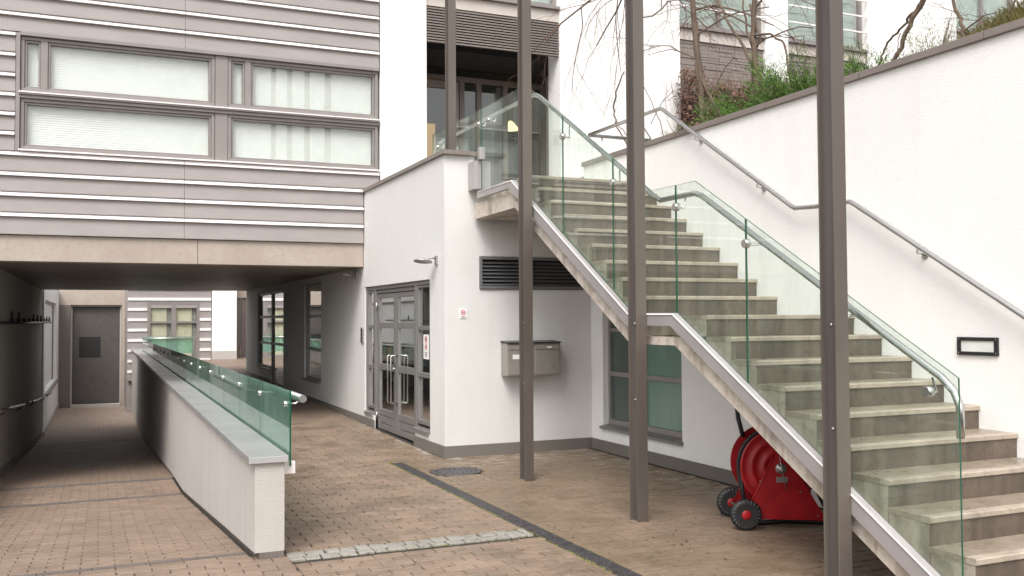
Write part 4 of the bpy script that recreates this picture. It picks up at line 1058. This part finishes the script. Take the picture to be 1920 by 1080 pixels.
conifer('juniper_shrub', (6.12, 6.25, 3.44), .46, .62, 160, JUN, 'dense dark green juniper right of the nearest post above the wall', 5, group=G)
conifer('juniper_shrub', (5.98, 9.75, 3.44), .14, .36, 24, JUN, 'tiny green juniper tuft near the far end of the wall', 6, group=G)
conifer('conifer_sapling', (6.0, 5.42, 3.44), .20, .56, 40, JUNP, 'pale loose conifer sapling with airy branches on the wall top', 7, 'sapling', spread=.7, ln=.05)
conifer('juniper_shrub', (6.45, 4.62, 3.66), .36, .42, 80, JUNP, 'olive green shrub in the grass at the right end of wall', 8, group=G)
conifer('creeping_plant', (6.0, 5.75, 3.44), .22, .16, 26, JUNP, 'thin straggling plant beside the forked trunk on the wall', 9, 'plant', ln=.05)
# dry grass
rr = random.Random(21); b = MB()
def grass_tuft(x, y, z, n, h, lean=(0, 0)):
    for k in range(n):
        a = rr.uniform(0, 2*pi); r_ = rr.uniform(0, .10)
        p = Vector((x+r_*cos(a), y+r_*sin(a), z)); l = h*rr.uniform(.5, 1.1)
        d = Vector((cos(a)*.6+lean[0], sin(a)*.6+lean[1], 1)).normalized(); s_ = Vector((-sin(a), cos(a), 0))*.0035
        m_ = p+d*l*.6; e = p+d*l+Vector((cos(a)*.3+lean[0]*.5, sin(a)*.3, -.45))*l*.5
        b.poly([p-s_, p+s_, m_+s_*.8, m_-s_*.8, e], [(0, 1, 2, 3), (3, 2, 4)])
for k in range(300):
    y = rr.uniform(3.4, 5.3); x = rr.uniform(5.9, 6.9); grass_tuft(x, y, 3.46+mound(x, y), 44, .20)
for k in range(26):
    y = rr.uniform(3.7, 4.65); grass_tuft(5.86, y, 3.50, 18, .22, (-1.2, 0))
for k in range(110):
    y = rr.uniform(5.2, 10.0); grass_tuft(rr.uniform(5.9, 6.6), y, 3.44, 16, .11)
b.build('dry_grass', [GRASS], kind='stuff')
# brown creeper hedge against the upper building
hd = thing('creeper_hedge', (10.2, 13.5, 3.5), 'reddish brown leafless creeper hedge against the grey stone wall', 'hedge')
rr = random.Random(31); fo = MB(); tw = MB()
for k in range(15000):
    x = rr.uniform(9.1, 11.4); zt = 5.72+.12*sin(x*3)+.08*sin(x*9); z = 3.5+(zt-3.5)*rr.random()**.8; y = 13.55+rr.gauss(0, .13)
    d = Vector((rr.gauss(0, 1), rr.gauss(0, 1), rr.gauss(0, 1))).normalized(); e = d.orthogonal().normalized(); l = rr.uniform(.02, .045)
    p = Vector((x, y, z)); fo.poly([p-d*l, p+e*l*.6, p+d*l, p-e*l*.6], [(0, 1, 2, 3)])
for k in range(170):
    x = rr.uniform(9.1, 11.4); p = Vector((x, 13.5+rr.gauss(0, .1), 3.5)); pts = [p]
    for q in range(6): pts.append(pts[-1]+Vector((rr.gauss(0, .09), rr.gauss(0, .04), rr.uniform(.3, .48))))
    tw.tube(pts, [.008, .007, .006, .005, .004, .003, .002], 4)
fo.build('foliage', [HEDGE], hd); tw.build('stem', [TWIG], hd)

# bare trees
def grow(mb, p, d, r, l, depth, rr, droop=0., split=3, wander=.22, seg=5, tw=None):
    pts = [Vector(p)]; rs = [r]; d = Vector(d).normalized()
    for k in range(seg):
        d = (d+Vector((rr.gauss(0, wander), rr.gauss(0, wander), rr.gauss(0, wander)-droop))).normalized()
        pts.append(pts[-1]+d*l/seg); rs.append(r*(1-.45*(k+1)/seg))
    (tw if (tw is not None and r < .008) else mb).tube(pts, rs, 6 if r > .02 else 4, caps=False)
    if depth <= 0: return
    for k in range(split):
        i = rr.randint(1, seg); nd = (d+Vector((rr.gauss(0, .75), rr.gauss(0, .75), rr.gauss(0, .6)-droop))).normalized()
        grow(mb, pts[i], nd, rs[i]*rr.uniform(.45, .65), l*rr.uniform(.55, .8), depth-1, rr, droop, split, wander, seg, tw)
def tree(loc, label, limbs, twigs, seed, bark=BARK, group='bare climbing shrubs on top of the retaining wall'):
    rr = random.Random(seed)
    t = thing('bare_tree', loc, label, 'tree', group)
    tr = MB(); tw = MB()
    for pts, rs in limbs:
        P = [Vector(p) for p in pts]; Q = []; RS = []
        for i in range(len(P)-1):       # resample with a little wobble
            for k in range(4):
                f_ = k/4; Q.append(P[i].lerp(P[i+1], f_)+Vector((rr.gauss(0, .008), rr.gauss(0, .008), 0)) if (i or k) else P[0]); RS.append(rs[i]*(1-f_)+rs[i+1]*f_)
        Q.append(P[-1]); RS.append(rs[-1]); tr.tube(Q, RS, 8)
    for (p, d, r, l, dep, dr, sp) in twigs: grow(tr, p, d, r, l, dep, rr, dr, sp, tw=tw)
    tr.build('trunk', [bark], t)
    if tw.f: tw.build('twigs', [TWIG], t)
    return t
tree((6.0, 8.47, 3.42), 'leftmost thick twisted brown trunk rising from the junipers',
     [([(6.0, 8.47, 3.42), (6.0, 8.55, 3.9), (6.0, 8.60, 4.35), (6.0, 8.69, 4.8), (6.0, 8.73, 5.4), (6.02, 8.8, 6.2)], [.026, .028, .034, .032, .026, .02]),
      ([(6.02, 8.43, 3.42), (6.03, 8.53, 3.9), (5.98, 8.60, 4.3), (6.03, 8.66, 4.7), (5.98, 8.74, 5.3)], [.015, .017, .016, .016, .012]),
      ([(6.0, 8.05, 3.45), (6.0, 8.2, 3.7), (6.0, 8.45, 4.05), (6.0, 8.58, 4.3)], [.010, .011, .010, .009]),
      ([(6.0, 8.2, 3.45), (6.0, 8.3, 3.75), (6.0, 8.52, 4.2)], [.009, .009, .007])],
     [((6.0, 8.66, 4.7), (.1, -.5, .6), .014, .9, 3, .02, 3), ((6.0, 8.6, 4.4), (0, .5, .7), .010, .8, 3, .05, 3), ((6, 8.7, 5.0), (0, -1, .5), .012, 1.0, 3, .1, 3), ((6, 8.5, 3.8), (.2, -.6, .8), .008, .7, 3, 0, 3)], 41)
tree((6.0, 7.54, 3.42), 'forked twisted trunk in the middle, second from left above the wall',
     [([(6.0, 7.54, 3.42), (6.0, 7.58, 3.8), (6.0, 7.62, 4.1), (6.0, 7.66, 4.4), (6.0, 7.64, 4.9), (6.0, 7.6, 5.8)], [.026, .024, .030, .028, .024, .018]),
      ([(6.02, 7.60, 3.60), (6.02, 7.72, 3.9), (6.0, 7.66, 4.15), (6.03, 7.6, 4.4), (5.98, 7.68, 4.75)], [.012, .014, .014, .013, .011]),
      ([(6.0, 7.66, 4.12), (6.0, 7.85, 4.40), (6.0, 8.05, 4.66), (6.0, 8.25, 4.98), (6, 8.5, 5.5)], [.016, .015, .014, .013, .010]),
      ([(6.0, 7.62, 4.1), (6.0, 7.75, 4.5), (6.0, 7.83, 5.0), (6, 7.9, 5.5)], [.011, .010, .009, .007]),
      ([(6.0, 7.64, 4.42), (6.0, 7.42, 4.38), (6.0, 7.2, 4.22), (6.0, 7.12, 3.95), (6.0, 7.08, 3.6), (6, 7.02, 3.45)], [.012, .011, .010, .009, .008, .007]),
      ([(6.0, 7.58, 4.0), (6.0, 7.42, 3.8), (6.0, 7.3, 3.6)], [.010, .009, .006])],
     [((6.0, 7.65, 4.5), (.1, .6, .5), .011, .8, 3, .03, 3), ((6.0, 7.64, 4.3), (.2, -.7, .5), .010, .7, 3, .05, 3), ((6, 8.2, 4.9), (0, .6, .2), .010, .8, 3, .1, 3), ((6, 7.6, 4.7), (0, -.8, .4), .010, .9, 3, .1, 3)], 42)
tree((6.0, 5.95, 3.42), 'leaning forked brown trunk right of the nearest post',
     [([(6.0, 5.93, 3.42), (6.0, 5.90, 3.60), (6.0, 5.80, 3.75), (6.0, 5.67, 3.95), (6.0, 5.53, 4.12), (6.0, 5.3, 4.6), (6, 5.2, 5.4)], [.030, .019, .018, .019, .022, .022, .018]),
      ([(6.0, 5.99, 3.55), (6.0, 6.02, 3.66), (6.0, 5.98, 3.78), (6.0, 5.90, 3.88), (6.0, 5.78, 3.95), (6.0, 5.64, 4.03), (6, 5.56, 4.10)], [.014, .010, .009, .009, .010, .011, .012]),
      ([(6.0, 5.76, 3.92), (6.0, 5.79, 3.8), (6.0, 5.755, 3.62), (6, 5.76, 3.48)], [.004, .0035, .0035, .003]),
      ([(6.0, 6.12, 3.62), (6.0, 6.03, 3.56), (6.0, 5.9, 3.46)], [.010, .012, .014])],
     [((6.0, 6.05, 3.55), (.1, .7, .6), .006, .34, 3, 0, 3), ((6.0, 6.0, 3.5), (.3, -.6, .5), .005, .3, 3, 0, 3)], 43)
tree((6.0, 5.17, 3.42), 'single slim trunk rising at the right end before the grass',
     [([(6.0, 5.15, 3.42), (6.0, 5.15, 3.72), (6.0, 5.17, 3.86), (6.0, 5.23, 3.97), (6.0, 5.27, 4.2), (6, 5.25, 4.9)], [.016, .015, .014, .013, .012, .010])],
     [((6.0, 5.16, 3.75), (.1, -.6, .5), .006, .4, 3, 0, 3), ((6.0, 5.2, 3.9), (.1, .7, .6), .004, .25, 2, 0, 3)], 44)
tree((6.1, 4.85, 3.42), 'thin dark leaning branch in the grass at far right',
     [([(6.1, 4.98, 3.50), (6.1, 4.90, 3.72), (6.1, 4.82, 3.84), (6.1, 4.72, 4.1)], [.009, .008, .007, .006])],
     [((6.1, 4.9, 3.72), (.3, .6, .7), .004, .35, 3, 0, 3), ((6.1, 4.85, 3.8), (.3, -.6, .7), .004, .35, 3, 0, 3)], 45)
tree((6.0, 9.6, 3.42), 'slender arching bare stems with drooping twig crown near the far end of the wall',
     [([(6.0, 9.55, 3.42), (6.0, 9.75, 3.75), (6.0, 9.95, 4.1), (6.05, 10.0, 4.6), (6.1, 9.95, 5.3), (6.1, 9.9, 6.3)], [.014, .013, .013, .012, .012, .010]),
      ([(6.0, 9.42, 3.42), (6.0, 9.62, 3.75), (6.0, 9.85, 4.0), (6.0, 10.0, 4.5)], [.009, .008, .007, .006]),
      ([(6.0, 9.75, 3.42), (6.0, 10.1, 3.68), (6.0, 10.42, 4.05), (6.0, 10.48, 4.3), (6.0, 10.38, 4.52), (6.0, 10.2, 4.68)], [.010, .009, .009, .011, .010, .007]),
      ([(6.0, 10.42, 4.1), (6.0, 10.2, 3.9), (6.0, 10.0, 3.7)], [.006, .006, .005]),
      ([(6.0, 9.3, 3.45), (6.0, 9.35, 3.8), (6.0, 9.6, 4.2), (6.0, 9.9, 4.6)], [.006, .005, .005, .004])],
     [((6.1, 9.95, 5.6), (0, .8, .3), .016, 1.5, 4, .16, 3), ((6.1, 9.92, 5.9), (-.1, 1, .1), .016, 1.7, 4, .15, 3), ((6.1, 9.9, 6.0), (0, -.8, .3), .015, 1.3, 4, .2, 3),
      ((6.1, 9.9, 6.1), (.1, .6, 0), .014, 1.5, 4, .22, 3), ((6.1, 9.9, 6.2), (.2, -.7, 0), .012, 1.5, 4, .25, 3), ((6, 9.6, 3.9), (.1, -.7, .6), .005, .6, 3, 0, 3), ((6.1, 9.95, 5.3), (.1, -.5, 0), .010, .9, 4, .2, 3)], 46)
